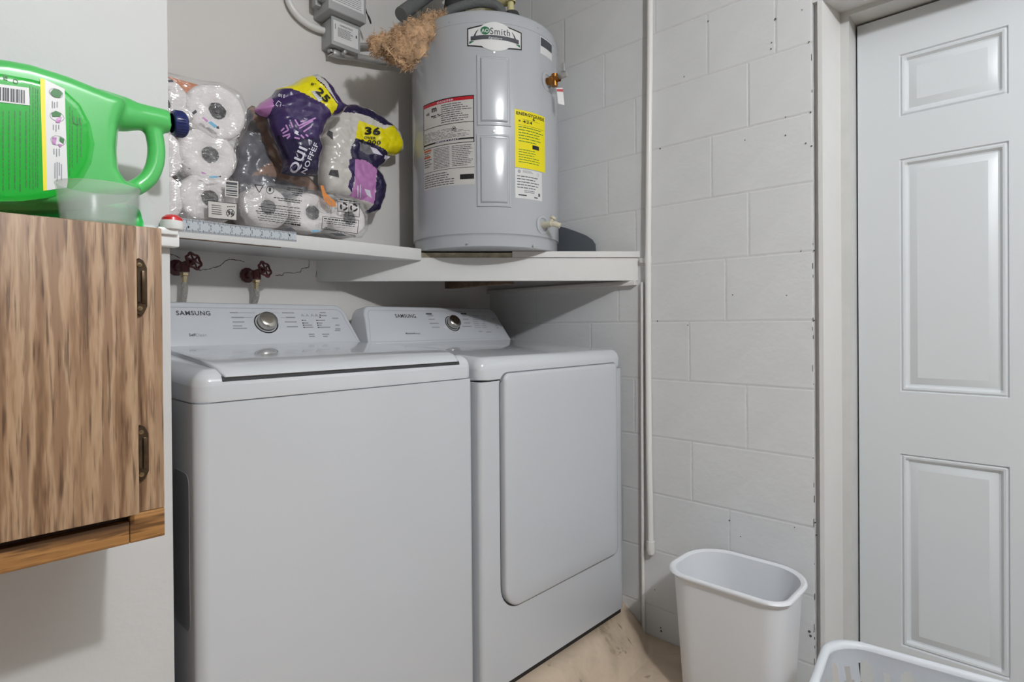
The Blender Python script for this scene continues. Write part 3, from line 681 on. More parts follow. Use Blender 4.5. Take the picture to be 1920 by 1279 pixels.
# yellow energy label
u0, _ = cuv(965.5, 262); u1, _ = cuv(1021.5, 262); _, v1 = cuv(980, 207); _, v0 = cuv(980, 315); W_ = u1-u0; Hh = v1-v0
bm = BM(); patch(bm, u0, v0, u1, v1, .0004); yl = obj('energy_label', bm, 'yel', wh)
bm = BM(); text(bm, 'ENERGYGUIDE', u0+W_*.04, v1-.0175, u1-W_*.04, v1-.0065, cyl, .0009, bold=.045); text(bm, '424', u0+W_*.22, v1-.042, u0+W_*.52, v1-.0325, cyl, .0009, bold=.03); text(bm, '$', u0+W_*.1, v1-.040, u0+W_*.16, v1-.034, cyl, .0009, bold=.03)
patch(bm, u0+W_*.555, v1-.024, u0+W_*.585, v1-.016, .0009); 
T3 = [bm.verts.new(cyl(u0+W_*.51, v1-.0235, .001)), bm.verts.new(cyl(u0+W_*.63, v1-.0235, .001)), bm.verts.new(cyl(u0+W_*.57, v1-.0275, .001))]; bm.faces.new(T3)
patch(bm, u0+W_*.52, v0+Hh*.36, u0+W_*.75, v0+Hh*.43, .0009)
patch(bm, u0+W_*.08, v1-.0505, u0+W_*.93, v1-.0498, .0009); obj('energy_print', bm, 'black', yl)
bm = BM(); printlines(bm, u0+W_*.1, v0+Hh*.44, u1-W_*.08, v1-.052, 6, cyl, .28); printlines(bm, u0+W_*.1, v0+Hh*.08, u1-W_*.2, v0+Hh*.34, 6, cyl, .25); printlines(bm, u0+W_*.22, v1-.031, u0+W_*.9, v1-.0285, 1, cyl, .4); o = obj('fine_print', bm, 'bink', yl); o['kind'] = 'stuff'
# white rating label
u0, _ = cuv(966, 345); u1, _ = cuv(1016, 345); _, v1 = cuv(980, 317); _, v0 = cuv(980, 372); W_ = u1-u0; Hh = v1-v0
bm = BM(); patch(bm, u0, v0, u1, v1, .0004); wl2 = obj('rating_label', bm, 'white', wh)
bm = BM(); disc(bm, u0+W_*.13, v1-.009, .0055, .0008, .0042); disc(bm, u0+W_*.13, v1-.009, .002, .0008); disc(bm, u0+W_*.82, v1-.011, .0045, .0008, .0038); printlines(bm, u0+W_*.06, v0+Hh*.32, u1-.004, v1-.02, 5, cyl, .3); printlines(bm, u0+W_*.25, v1-.012, u0+W_*.7, v1-.003, 3, cyl, .3); printlines(bm, u0+W_*.3, v0+Hh*.2, u1-W_*.25, v0+Hh*.3, 2, cyl, .4)
patch(bm, u0+W_*.1, v0+Hh*.09, u0+W_*.38, v0+Hh*.13, .0008); patch(bm, u0+W_*.66, v0+Hh*.06, u0+W_*.8, v0+Hh*.1, .0008); patch(bm, u0+W_*.83, v0+Hh*.14, u0+W_*.9, v0+Hh*.25, .0008); obj('rating_print', bm, 'ink', wl2)
# maker's badge
uc, vc = cuv(927, 67.5); ul, _ = cuv(876, 67); ur, _ = cuv(978, 67); hw = (ur-ul)/2; uc = (ul+ur)/2
bm = BM()
def fanpoly(bm, P, d, mi=0):
    # strip the polygon into vertical slices so that it hugs the cylinder
    xs = [p[0] for p in P]; N = 16
    for k in range(N):
        a = min(xs)+(max(xs)-min(xs))*k/N; b = min(xs)+(max(xs)-min(xs))*(k+1)/N
        def ext(x):
            ys = []
            for (p, q) in zip(P, P[1:]+P[:1]):
                if (p[0]-x)*(q[0]-x) <= 0 and abs(p[0]-q[0]) > 1e-9: ys.append(p[1]+(q[1]-p[1])*(x-p[0])/(q[0]-p[0]))
            return (min(ys), max(ys)) if ys else (0, 0)
        a_ = ext(a+1e-6); b_ = ext(b-1e-6)
        f = bm.faces.new([bm.verts.new(cyl(u, v, d)) for u, v in ((a, a_[0]), (b, b_[0]), (b, b_[1]), (a, a_[1]))]); f.material_index = mi
def hexp(k):
    return [(uc-hw+k, vc-.034+k), (uc-.02, vc-.042+k), (uc+.02, vc-.042+k), (uc+hw-k, vc-.034+k), (uc+hw-k, vc+.026-k), (uc+.03, vc+.038-k), (uc-.03, vc+.038-k), (uc-hw+k, vc+.026-k)]
fanpoly(bm, hexp(0), .0004); bd = obj('badge', bm, 'black', wh)
bm = BM(); fanpoly(bm, hexp(.0042), .0008); fanpoly(bm, [(uc+.064*cos(2*pi*k/40), vc-.002+.048*sin(2*pi*k/40)) for k in range(40)], .0014); obj('badge_oval', bm, 'white', bd)
bm = BM()
for sgn in (-1, 1):
    for k in range(10):
        a = radians(20+44*k/10-10)
        a0 = radians(4+50*k/10); a1 = radians(4+50*(k+1)/10); w0 = .006*(1-k/10)+.0008; w1 = .006*(1-(k+1)/10)+.0008
        P4 = [(uc+sgn*(.066)*cos(a0), vc-.006+.046*sin(a0)), (uc+sgn*(.066+w0)*cos(a0), vc-.006+.046*sin(a0)), (uc+sgn*(.066+w1)*cos(a1), vc-.006+.046*sin(a1)), (uc+sgn*.066*cos(a1), vc-.006+.046*sin(a1))]
        bm.faces.new([bm.verts.new(cyl(u, v, .0011)) for u, v in P4])
relief(bm, lin(uc-hw+.012, uc+hw-.012, 16), [0, 1], lambda u, v: .0018, lambda u, v, d: cyl(u, vc-.018+v*.014-.006*(1-((u-uc)/hw)**2)*-1, d))
text(bm, 'Smith', uc-.018, vc+.004, uc+.050, vc+.026, cyl, .0021, bold=.012); obj('badge_print', bm, 'ink', bd)
bm = BM(); disc(bm, uc-.034, vc+.016, .0135, .0020, 0, sx=1.15)
for sgn in (-1, 1): bm.faces.new([bm.verts.new(cyl(uc+sgn*a, vc+b, .0011)) for a, b in ((hw-.008, -.018), (hw-.024, -.018), (hw-.010, -.026), (hw-.006, -.026))])
obj('badge_green', bm, 'green', bd)
bm = BM(); text(bm, 'AO', uc-.046, vc+.009, uc-.022, vc+.022, cyl, .0026, bold=.03); text(bm, 'Signature', uc-.024, vc-.013, uc+.022, vc-.004, cyl, .0026, shear=.4, bold=.01); obj('badge_lettering', bm, 'white', bd)
# small label top right
u0, _ = cuv(1013, 85); u1, _ = cuv(1034.5, 90); _, v1 = cuv(1014, 68); _, v0 = cuv(1014, 100)
bm = BM(); patch(bm, u0, v0, u1, v1, .0004); s_ = obj('side_label', bm, 'white', wh)
bm = BM(); patch(bm, u0+.002, v0+(v1-v0)*.45, u1-.002, v1-.003, .0009); obj('side_label_print', bm, 'ink', s_)
# relief valve
u, v = cuv(1026, 153); c = cyl(u, v, 0); ax = (cyl(u, v, 1)-c).normalized()
bm = BM(); lathe(bm, [(.034, 0), (.033, .0015), (.024, .003), (.022, .001)], c, ax, 30); obj('valve_ring', bm, 'panel', wh)
bm = BM(); lathe(bm, [(.013, 0), (.013, .014), (.016, .016), (.016, .028), (.012, .03), (.012, .05)], c, ax, 8); tube(bm, [c+ax*.03+Vector((0, 0, .018)), c+ax*.03+Vector((0, 0, -.008)), c+ax*.03+Vector((0, 0, -.024))], .0115, 14)
rv = obj('relief_valve', bm, 'brass', wh, label='brass relief valve')
bm = BM(); lathe(bm, [(.0, .062), (.009, .06), (.012, .045), (.012, .03)], c+Vector((.012, -.012, .012)), ax, 12); box(bm, tuple(c+ax*.05+Vector((.0, -.02, .02))), tuple(c+ax*.05+Vector((.008, -.004, .05))), .002); obj('valve_lever', bm, 'steel', rv)
bm = BM(); p = c+ax*.012+Vector((.010, -.020, -.028)); e = Vector((.7, -.7, 0)).normalized(); bm.faces.new([bm.verts.new(q) for q in (p, p+e*.022, p+e*.028+Vector((0, 0, -.06)), p+e*.006+Vector((0, 0, -.055)))]); tg = obj('valve_tag', bm, 'white', wh, smooth=False)
bm = BM(); p = p-ax*-.001; bm.faces.new([bm.verts.new(q) for q in (p+Vector((0, 0, -.004)), p+e*.022+Vector((0, 0, -.004)), p+e*.023+Vector((0, 0, -.014)), p+e*.001+Vector((0, 0, -.012)))]); obj('tag_stripe', bm, 'red', tg, smooth=False)
# drain valve
u, v = cuv(1018, 422); c = cyl(u, v, 0); ax = (cyl(u, v, 1)-c).normalized()
bm = BM(); lathe(bm, [(.034, 0), (.033, .0015), (.024, .003), (.022, .001)], c, ax, 30); obj('valve_ring', bm, 'panel', wh)
bm = BM(); lathe(bm, [(.011, 0), (.011, .04), (.009, .042)], c, ax, 14); lathe(bm, [(.006, 0), (.006, .018), (.011, .02), (.011, .028), (0, .029)], c+ax*.03, Vector((.35, -.35, .9)), 14)
tube(bm, [c+ax*.03, c+ax*.040+Vector((.006, -.008, -.002)), c+ax*.044+Vector((.016, -.019, -.009))], .0095, 14); obj('drain_valve', bm, 'ivory', wh, label='ivory plastic drain valve')
# things on top: hose arc, cold stub, outlet box
top = lambda x, y, z=0: Vector((HC.x+x, HC.y+y, hz1+z))
tp = lambda b_, a_, h: Vector((HC.x-.694*a_+.689*b_, HC.y-.72*a_-.7245*b_, hz1+h))
bm = BM(); tube(bm, smoothpts([tp(-.20, .10, .012), tp(-.165, .12, .045), (tp(-.12, .13, .074)), tp(-.05, .13, .096), tp(0, .13, .100), tp(.045, .13, .088), tp(.066, .13, .055), tp(.07, .13, .003)], 8), .0165, 14); obj('heater_hose', bm, 'foam', wh, label='grey foam-covered pipe')
bm = BM(); lathe(bm, [(.028, .001), (.028, .060), (.024, .068), (.020, .07)], tp(.098, .12, 0), seg=20); obj('pipe_collar', bm, 'darkfoam', wh)
bm = BM(); lathe(bm, [(.012, .07), (.012, .30)], tp(.094, .12, 0), seg=16); lathe(bm, [(.018, .105), (.018, .13)], tp(.094, .12, 0), seg=16); tube(bm, [tp(.094, .12, .118), tp(.05, .08, .125), tp(.01, .05, .128)], .019, 14); obj('outlet_pipe', bm, 'ypipe', wh)
bm = BM(); lathe(bm, [(.055, .001), (.05, .05), (.045, .066), (.03, .074), (0, .076)], tp(-.015, .09, 0), seg=30); obj('top_fitting', bm, 'ivory', wh)
bm = BM(); lathe(bm, [(.07, .001), (.07, .26)], tp(-.03, -.08, 0), seg=24); obj('vent_jacket', bm, 'dirty', wh)

# sheet of metal beside the heater
P = [(1045, 424), (1060, 427), (1080, 434), (1098, 441), (1110, 449), (1116, 458), (1117, 474), (1045, 474)]
pl = [onX(x, y, 1.80) for x, y in P]; bm = BM(); loft(bm, [[(X, p.y, max(p.z, H+.2585)) for p in pl] for X in (1.80, 1.803)])
tag(obj('metal_sheet', bm, 'sheet', smooth=False), 'slate-grey metal sheet with a rounded corner standing right of the water heater', 'metal sheet')

# ================================================================== PIPES, BOXES, WIRES
# tall white conduit with end cap on the block wall
pc_ = onX(1216, 487, XB-.014)
cd = thing('wall_conduit', 'tall white-painted conduit with a capped lower end on the block wall', 'pipe', (XB-.014, 1.06, H-.83))
bm = BM(); P = [onX(x, y, XB-.014) for x, y in ((1219, -60), (1218.5, 100), (1216.5, 300), (1215, 487), (1215.5, 700), (1217, 850), (1220, 1022))]
P = [Vector((XB-.014, p.y, p.z)) for p in P]; tube(bm, smoothpts(P, 4), .0108, 16); obj('tube', bm, 'pvc', cd)
bm = BM(); p = P[3]; tube(bm, [p+Vector((0, 0, -.012)), p+Vector((0, 0, .012))], .0122, 16); box(bm, (XB-.012, p.y, p.z-.008), (XB-.001, p.y+.035, p.z+.008), .001); obj('clamp', bm, 'pvc', cd)
bm = BM(); p = P[-1]; tube(bm, [p+Vector((0, 0, .014)), p, p+Vector((0, 0, -.024)), p+Vector((0, 0, -.032)), p+Vector((0, 0, -.036))], .0125, 16, rf=lambda t, i: [.0148, .0148, .0148, .012, .004][i]); obj('end_cap', bm, 'pvc', cd)
bm = BM(); P = [onX(x, y, XB-.007) for x, y in ((1206, 545), (1206, 700), (1206.5, 900), (1207, 1040), (1208.5, 1183))]
P = [Vector((XB-.0075, p.y+.004, p.z)) for p in P]; P[0].z = H+.15; P[-1].z = .003; tube(bm, P, .0065, 12)
tag(obj('corner_pipe', bm, 'pvc'), 'thin white-painted pipe running down the block wall to the floor behind the dryer corner', 'pipe')
# breaker boxes
def wallbox(x0, y0, x1, y1, dep, Yw, name, label, cat):
    a = onY(x0, y0, Yw-dep); b = onY(x1, y1, Yw-dep); return a, b
jb = thing('junction_box', 'small grey metal junction box with a white instruction label, below the larger box', 'electrical box', (1.1, YB, H+1.0))
a = onY(622.5, 30, YB-.075); b = onY(674, 97, YB-.075)
bx0, bx1 = a.x, b.x; z1_ = (onY(622.5, 30, YB-.075).z+onY(674, 52, YB-.075).z)/2; z0_ = (onY(622, 82, YB-.075).z+onY(674, 99, YB-.075).z)/2
bm = BM(); box(bm, (bx0, YB-.072, z0_), (bx1, YB, z1_), .003); obj('case', bm, 'greypl', jb)
bm = BM(); box(bm, (bx0-.003, YB-.076, z0_-.003), (bx1+.003, YB-.0722, z1_+.003), .0015); obj('cover', bm, 'greypl', jb)
mpb = lambda u, v, d: Vector((u, YB-.0762-d, v))
bm = BM(); strips(bm, [(bx0+.004, z0_+.01, bx1-.006, z1_-.010)], mpb, .0006); lb = obj('instruction_label', bm, 'white', jb)
bm = BM(); printlines(bm, bx0+.02, z0_+.03, bx1-.018, z1_-.03, 8, mpb, .35, .0012); text(bm, 'OPERATING', bx0+.028, z1_-.024, bx1-.028, z1_-.019, mpb, .0012, bold=.03); strips(bm, [(bx0+.01, z1_-.04, bx0+.012, z1_-.022), (bx1-.016, z1_-.045, bx1-.011, z1_-.035)], mpb, .0012); obj('label_print', bm, 'ink', lb)
bg = thing('disconnect_box', 'large grey electrical disconnect box at the top edge above the small junction box', 'electrical box', (1.1, YB, H+1.15))
a = onY(617, 12, YB-.11); b = onY(688, 40, YB-.11); gx0, gx1 = a.x, b.x; gz = onY(650, 30, YB-.11).z-.002
gz = max(gz, z1_+.004)
bm = BM(); box(bm, (gx0, YB-.108, gz), (gx1, YB, gz+.26), .005, 3); obj('case', bm, 'greypl', bg)
mpg = lambda u, v, d: Vector((u, YB-.1082-d, v))
bm = BM(); strips(bm, [(gx0+.012, gz+.028, gx1-.012, gz+.15)], mpg, .0006); lb = obj('instruction_label', bm, 'white', bg)
bm = BM(); printlines(bm, gx0+.02, gz+.033, gx1-.02, gz+.14, 16, mpg, .35, .0012, ragged=False); obj('label_print', bm, 'ink2', lb)
bm = BM(); box(bm, (gx0-.022, YB-.06, gz+.02), (gx0-.0005, YB-.03, gz+.09), .004); box(bm, (gx0-.018, YB-.09, gz+.03), (gx0-.0005, YB-.07, gz+.045), .003); obj('hinge_bracket', bm, 'greypl', bg)
bm = BM(); tube(bm, smoothpts([(gx1, YB-.09, gz+.06), (gx1+.018, YB-.1, gz+.03), (gx1+.022, YB-.1, gz+.012), (gx1+.008, YB-.1, gz+.04), (gx1-.002, YB-.1, gz+.07)], 6), .0018, 8)
obj('wire_seal', bm, 'black', bg)
bm = BM(); P = [onY(x, y, YB-.03) for x, y in ((541, -40), (543, -10), (548, 8), (562, 28), (582, 44), (602, 53), (616, 57))]; tube(bm, smoothpts([Vector((p.x, YB-.018, p.z)) for p in P], 6), .0115, 16)
tag(obj('curved_conduit', bm, 'pvc'), 'white plastic conduit curving down the wall into the junction box', 'pipe')
P = smoothpts([Vector((p.x, YB-.035, p.z)) for p in (onY(x, y, YB-.035) for x, y in ((620, 94), (632, 102), (660, 106), (690, 111), (720, 116), (760, 118)))], 12)
P[0].z = z0_-.016; P[1].z = min(P[1].z, z0_-.017); P[2].z = min(P[2].z, z0_-.018)
bm = BM(); tube(bm, P, .012, 14, rf=lambda t, i: .0125+(.0014 if i % 2 else -.0006)); fx = obj('flexible_conduit', bm, 'steel', ang=180); tag(fx, 'ribbed silver flexible conduit running from the junction box behind the insulation', 'conduit')
bm = BM(); box(bm, (bx0+.02, YB-.052, z0_-.022), (bx0+.045, YB-.022, z0_-.0035), .004); lathe(bm, [(.006, 0), (.006, .02), (0, .022)], (bx0+.05, YB-.055, z0_-.012), (0, -1, 0), 10); obj('conduit_clamp', bm, 'steel', fx)
bm = BM(); p = [onY(x, y, YB-.03) for x, y in ((674, 78), (700, 84), (720, 88))]; tube(bm, [Vector((bx1+.002, YB-.03, z0_+.045)), Vector((p[1].x, YB-.03, p[1].z)), Vector((p[2].x+.05, YB-.03, p[2].z))], .008, 10)
tag(obj('steel_pipe', bm, 'steel'), 'short straight steel pipe from the junction box into the insulation', 'pipe')
# pipes above the heater
bm = BM(); a = onY(752, 27, 1.66); b = onY(800, -8, 1.72); bb = b+(b-a)*1.6; lathe(bm, [(0, 0), (.021, .0), (.0245, .003), (.0245, (bb-a).length), (0, (bb-a).length+.001)], a, (bb-a), 22)
tag(obj('foam_pipe', bm, 'foam'), 'grey foam-covered pipe end pointing down left of the water heater top', 'pipe')
bm = BM(); P = [onY(x, y, 1.84) for x, y in ((795, -20), (791, 5), (788, 25), (785, 40))]; tube(bm, smoothpts(P, 12), .009, 12, rf=lambda t, i: .0088+(.0012 if i % 2 else -.0006))
tag(obj('thin_flexible_conduit', bm, 'steel', ang=180), 'thin dark ribbed conduit hanging above the insulation', 'conduit')
bm = BM(); a = top(-.10, -.06, .02); tube(bm, [tp(-.12, -.02, .004), tp(-.12, -.02, .09), tp(-.10, -.03, .3)], .042, 18); tube(bm, [tp(-.12, -.02, .12), tp(-.24, -.06, .14)], .026, 14)
obj('foam_elbow', bm, 'darkfoam', wh, label='dark foam-covered pipe elbow')
bm = BM()
for k in range(5):
    a = onY(800+k*6, 18+k*2, 1.7); P = [a, a+Vector((.02, 0, -.012-.004*k)), a+Vector((.05, .01, -.03+.004*k)), a+Vector((.08, .02, -.05))]; tube(bm, smoothpts(P, 4), .0014, 6)
tag(obj('loose_wires', bm, 'greypl'), 'thin loose wires above the insulation at the water heater top', 'wire')
# insulation: lumpy core with fibres
bm = BM(); 
path = smoothpts([onY(697, 90, 1.62), onY(722, 84, 1.60), onY(745, 84, 1.58), onY(768, 78, 1.56), onY(790, 58, 1.55), onY(812, 40, 1.56), onY(832, 30, 1.57)], 8)
rad = [.018, .034, .040, .046, .036, .022, .010]
def rr_(t):
    k = t*6; i = min(5, int(k)); return rad[i]+(rad[i+1]-rad[i])*(k-i)
N = len(path); rings = []
for i, p in enumerate(path):
    t = i/(N-1); d = (path[min(i+1, N-1)]-path[max(i-1, 0)]).normalized(); a = d.cross(Vector((0, 1, 0))).normalized(); b = d.cross(a); R_ = rr_(t); ring = []
    for k in range(28):
        an = 2*pi*k/28; q = p+(a*cos(an)+b*sin(an)*.7)*R_; nz = noise.noise(q*38)*.5+noise.noise(q*85)*.35
        ring.append(bm.verts.new(q+(a*cos(an)+b*sin(an)*.7)*R_*nz+Vector((0, 0, -.018*max(0, -cos(an)*a.z)*sin(pi*t)))))
    rings.append(ring)
for A_, B_ in zip(rings, rings[1:]):
    for k in range(28): bm.faces.new((A_[k], A_[(k+1) % 28], B_[(k+1) % 28], B_[k]))
bm.faces.new(rings[0]); bm.faces.new(rings[-1])
# drooping lobe
lobe = smoothpts([onY(742, 96, 1.57), onY(752, 112, 1.58), onY(768, 126, 1.59)], 6); rings = []
for i, p in enumerate(lobe):
    ring = []
    for k in range(20):
        an = 2*pi*k/20; q = p+Vector((cos(an), 0, sin(an)*.8))*[.046, .044, .042, .038, .034, .03, .026, .022, .018, .015, .012, .009, .004][i]+Vector((0, -.02*cos(an*1.5), 0)); q += Vector((noise.noise(q*60), noise.noise(q*50+Vector((5, 5, 5))), noise.noise(q*70)))*.012; ring.append(bm.verts.new(q))
    rings.append(ring)
for A_, B_ in zip(rings, rings[1:]):
    for k in range(20): bm.faces.new((A_[k], A_[(k+1) % 20], B_[(k+1) % 20], B_[k]))
bm.faces.new(rings[0]); bm.faces.new(rings[-1])
base_v = [v.co.copy() for v in bm.verts]
bm.verts.ensure_lookup_table()
for k in range(5200):
    q = random.choice(base_v)+Vector([random.gauss(0, .005) for _ in range(3)]); d = Vector((random.gauss(0, 1), random.gauss(0, .6), random.gauss(0, 1)))
    d = (d+Vector((1.1, 0, .7))*random.choice((-1, 1))).normalized(); L_k = random.uniform(.008, .022); s = d.cross(Vector((random.random(), 1, random.random()))).normalized()*random.uniform(.0004, .0010)
    m_ = q+d*L_k*.5+Vector([random.gauss(0, .002) for _ in range(3)])
    bm.faces.new([bm.verts.new(v) for v in (q-s, m_-s, m_+s, q+s)]); bm.faces.new([bm.verts.new(v) for v in (m_-s, q+d*L_k, m_+s)])
MT['insul'] = mat('fibreglass_tan', (206, 170, 134), .95, var=.45, vscale=28, bump=.6, bscale=90)
o = obj('fibreglass_insulation', bm, 'insul', smooth='raw'); tag(o, 'torn tan fibreglass insulation draped over the left rim of the water heater', 'insulation')

# shut-off valves with hoses
def shutoff(px, py, hx, label, bend):
    c = onY(px, py, YB-.055); t_ = thing('shutoff_valve', label, 'valve', (c.x, YB, c.z), 'washer supply valves')
    c = Vector((c.x, YB-.055, c.z)); ax = Vector((.35, -.75, .28)).normalized()
    a_, b_, d_ = frame_of(ax)
    bm = BM(); lathe(bm, [(.024, 0), (.024, .004), (.012, .008), (.011, .03), (.014, .032), (.014, .05)], (c.x-.012, YB, c.z-.006), (.1, -1, 0), 12)
    tube(bm, [c+Vector((-.006, 0, .006)), c+Vector((-.006, 0, -.022))], .014, 12); tube(bm, [c+Vector((-.004, 0, 0)), c+ax*.02], .010, 12); obj('valve_body', bm, 'valve', t_)
    w0 = c+ax*.028; bm = BM(); R_ = .0235
    ring = [w0+(a_*cos(2*pi*k/48)+b_*sin(2*pi*k/48))*(R_+.0022*cos(6*2*pi*k/48)) for k in range(49)]; tube(bm, ring, .0034, 8, cap=False)
    for k in range(6): an = 2*pi*k/6; tube(bm, [w0+ax*.001, w0+(a_*cos(an)+b_*sin(an))*R_], .0026, 6)
    lathe(bm, [(.007, -.006), (.007, .004), (.004, .006), (0, .0065)], w0, ax, 10); obj('hand_wheel', bm, 'valve', t_, label='dark red hand wheel')
    n_ = c+Vector((-.006, 0, -.024)); bm = BM(); lathe(bm, [(.0125, 0), (.0125, -.008), (.009, -.010), (.009, -.017), (.0075, -.019), (.0075, -.028), (.006, -.032)], n_, seg=6); obj('coupling_nut', bm, 'pbrass', t_)
    P = smoothpts([n_+Vector((0, 0, -.028)), n_+Vector((0, 0, -.05)), n_+Vector((bend*.4, .004, -.075)), n_+Vector((bend, .006, -.11)), n_+Vector((bend*1.4, .002, -.17))], 6)
    bm = BM(); tube(bm, P, .0088, 12); obj('supply_hose', bm, 'braid', t_, label='braided steel supply hose')
shutoff(350, 496, 0, 'red-wheeled shut-off valve with braided hose nearest the partition', -.006)
shutoff(484, 511, 0, 'red-wheeled shut-off valve with braided hose, the right one above the washer dial', -.014)

# ================================================================== CABINET WITH BOTTLES
CT, CB, CY = H+.1315, H-.2745, .86
cb = thing('wall_cabinet', 'brown wood-grain wall cabinet with antique hinges on the left partition', 'cabinet', (-.08, 1.0, CB))
bm = BM(); box(bm, (-.40, CY+.019, CB+.004), (.2335, 1.15, CT-.001)); obj('carcass', bm, 'wood', cb)
xR = .2345; xd = .1990
bm = BM(); box(bm, (xd-.004, CY, CB+.0375), (xR, CY+.019, CT), .0012); obj('stile', bm, 'wood', cb)
bm = BM(); box(bm, (xd-.004, CY, CB), (xR, CY+.019, CB+.037), .0012); box(bm, (-.40, CY, CB), (xd-.0045, CY+.019, CB+.028), .0012); obj('bottom_rail', bm, 'woodr', cb)
bm = BM(); box(bm, (-.40, CY, CT-.045), (xd-.0045, CY+.019, CT), .0012); obj('top_rail', bm, 'wood', cb)
bm = BM(); box(bm, (-.40, CY, CB+.0375), (-.36, CY+.019, CT-.0455)); obj('stile', bm, 'wood', cb)
bm = BM(); box(bm, (-.36, CY+.012, CB+.0285), (xd-.0045, CY+.0188, CT-.0455)); obj('gap_shade_backing', bm, 'woodshade', cb)  # dark colour stands for the shade in the gap below the door
bm = BM(); box(bm, (-.375, CY-.021, CB+.0405), (xd+.002, CY-.0005, CT-.0035), .002)
dr_ = obj('cabinet_door', bm, 'wood', cb)
for (pxh, y0, y1) in ((259, 484, 592), (262, 797, 903)):
    a = onY(pxh, y0, CY-.004); b = onY(pxh, y1, CY-.004); cx = (a.x+b.x)/2+.001; zt, zb = a.z, b.z
    bm = BM(); L = [(cx-.0075, zb+.012), (cx-.005, zb+.003), (cx, zb), (cx+.005, zb+.003), (cx+.009, zb+.012), (cx+.009, zt-.012), (cx+.005, zt-.003), (cx, zt), (cx-.005, zt-.003), (cx-.0075, zt-.012)]
    loft(bm, [[(x, CY, z) for x, z in L], [(x, CY-.0045, z) for x, z in L], [(x, CY-.006, z) for x, z in inset(L, .0012)]]); hg = obj('hinge', bm, 'hinge', cb, ang=30, label='antique brass cabinet hinge')
    bm = BM(); tube(bm, [(cx-.003, CY-.0075, zb+.018), (cx-.003, CY-.0075, zt-.018)], .0042, 12); box(bm, (cx+.002, CY-.0085, zb+.016), (cx+.0068, CY-.005, zt-.016), .001); obj('hinge_barrel', bm, 'hinge', hg)
    for z in (zb+.009, zt-.009): bm = BM(); lathe(bm, [(.0032, 0), (.003, .0016), (0, .002)], (cx, CY-.006, z), (0, -1, 0), 12); obj('hinge_screw', bm, 'hscrew', hg)
# big green bottle lying on its side, handle and neck to the right
BY = 1.015
bt = thing('detergent_bottle', 'large green detergent bottle lying on its side with a navy cap', 'bottle', (.05, BY, CT))
def py_(x, y): p = onY(x, y, BY); return p.x, p.z
def remeshed(parts, vox, smooth_it=6):
    bmx = BM()
    for f in parts: f(bmx)
    me = bpy.data.meshes.new('tmp'); bmesh.ops.recalc_face_normals(bmx, faces=bmx.faces); bmx.to_mesh(me); bmx.free()
    o = bpy.data.objects.new('tmp', me); COL.objects.link(o)
    m = o.modifiers.new('r', 'REMESH'); m.mode = 'VOXEL'; m.voxel_size = vox
    m2 = o.modifiers.new('s', 'SMOOTH'); m2.iterations = smooth_it; m2.factor = .6
    dg = bpy.context.evaluated_depsgraph_get(); dg.update(); me2 = bpy.data.meshes.new_from_object(o.evaluated_get(dg))
    bpy.data.objects.remove(o); b2 = BM(); b2.from_mesh(me2); bpy.data.meshes.remove(me2); return b2
def slabpart(pts, th, rnd, cuts=6):
    L = [py_(*p) for p in pts]
    def f(bmx):
        loops = []
        for k in range(cuts+1):
            a = -pi/2+pi*k/cuts; y = BY+sin(a)*th/2; loops.append([(x, y, max(z, CT+.0005)) for x, z in inset(L, rnd*(1-cos(a)))])
        loft(bmx, loops)
    return f
outl = [(-190, 120), (-120, 112), (0, 119), (50, 128), (120, 150), (190, 178), (225, 192), (232, 205), (226, 225), (218, 250), (215, 290), (218, 325), (230, 343), (255, 352), (262, 362), (240, 378), (190, 386), (150, 392), (110, 400), (60, 402), (0, 402), (-120, 398), (-190, 392)]
q0, q1 = py_(196, 212), py_(316, 229)
def neckf(bmx):
    a = Vector((q0[0]-.01, BY, q0[1]+.003)); b = Vector((q1[0], BY, q1[1])); tube(bmx, [a, a.lerp(b, .4), a.lerp(b, .55), b], .02, 24, rf=lambda t, i: [.030, .0250, .0205, .0178][i])
def handf(bmx):
    P = [py_(255, 212), py_(275, 228), py_(288, 250), py_(293, 280), py_(290, 310), py_(278, 334), py_(258, 350), py_(235, 358)]
    tube(bmx, smoothpts([(x, BY, z) for x, z in P], 6), .0125, 16, rf=lambda t, i: .0125)
def bandf(bmx):
    pass
bm = remeshed([slabpart(outl, .092, .016), neckf, handf], .0028, 5)
for v in bm.verts:                                # lower moulded groove
    x, z = py_(0, 384); z2 = z+(v.co.x-x)*.0
    if v.co.x < .19: dz = abs(v.co.z-(z2)); v.co.y += (.004*math.exp(-(dz/.0035)**2) if v.co.y < BY else 0)
for v in bm.verts: v.co.z = max(v.co.z, CT+.0006)
obj('bottle_body', bm, 'bott', bt, ang=180)
YS = BY-.0472                                     # outermost front of the flank
def flank(x, z): return YS
LAB = [(-190, 135), (0, 137), (60, 148), (118, 165), (150, 195), (170, 232), (178, 270), (172, 305), (156, 335), (128, 360), (90, 371), (40, 377), (-190, 380)]
bm = BM(); L = polyY(LAB, YS-.001)
puff(bm, L, YS+.0010, .0017, .005, .003, 0, back=0); bl = obj('bottle_label', bm, 'blab', bt)
py0 = py_
def py_(x, y): p = onY(x, y, YS-.001); return p.x, p.z
ml = lambda u, v, d: Vector((u, YS-.0009-d, v))
def RP(bm, pts, d): bm.faces.new([bm.verts.new(ml(*py_(*p), d)) for p in pts])
bm = BM(); RP(bm, [(84, 149), (121, 167), (127, 340), (125, 352), (88, 357)], .0006); obj('instruction_strip', bm, 'white', bl, smooth=False)
bm = BM(); RP(bm, [(75, 147), (84, 149), (88, 357), (81, 358)], .0006); obj('yellow_stripe', bm, 'yel', bl, smooth=False)
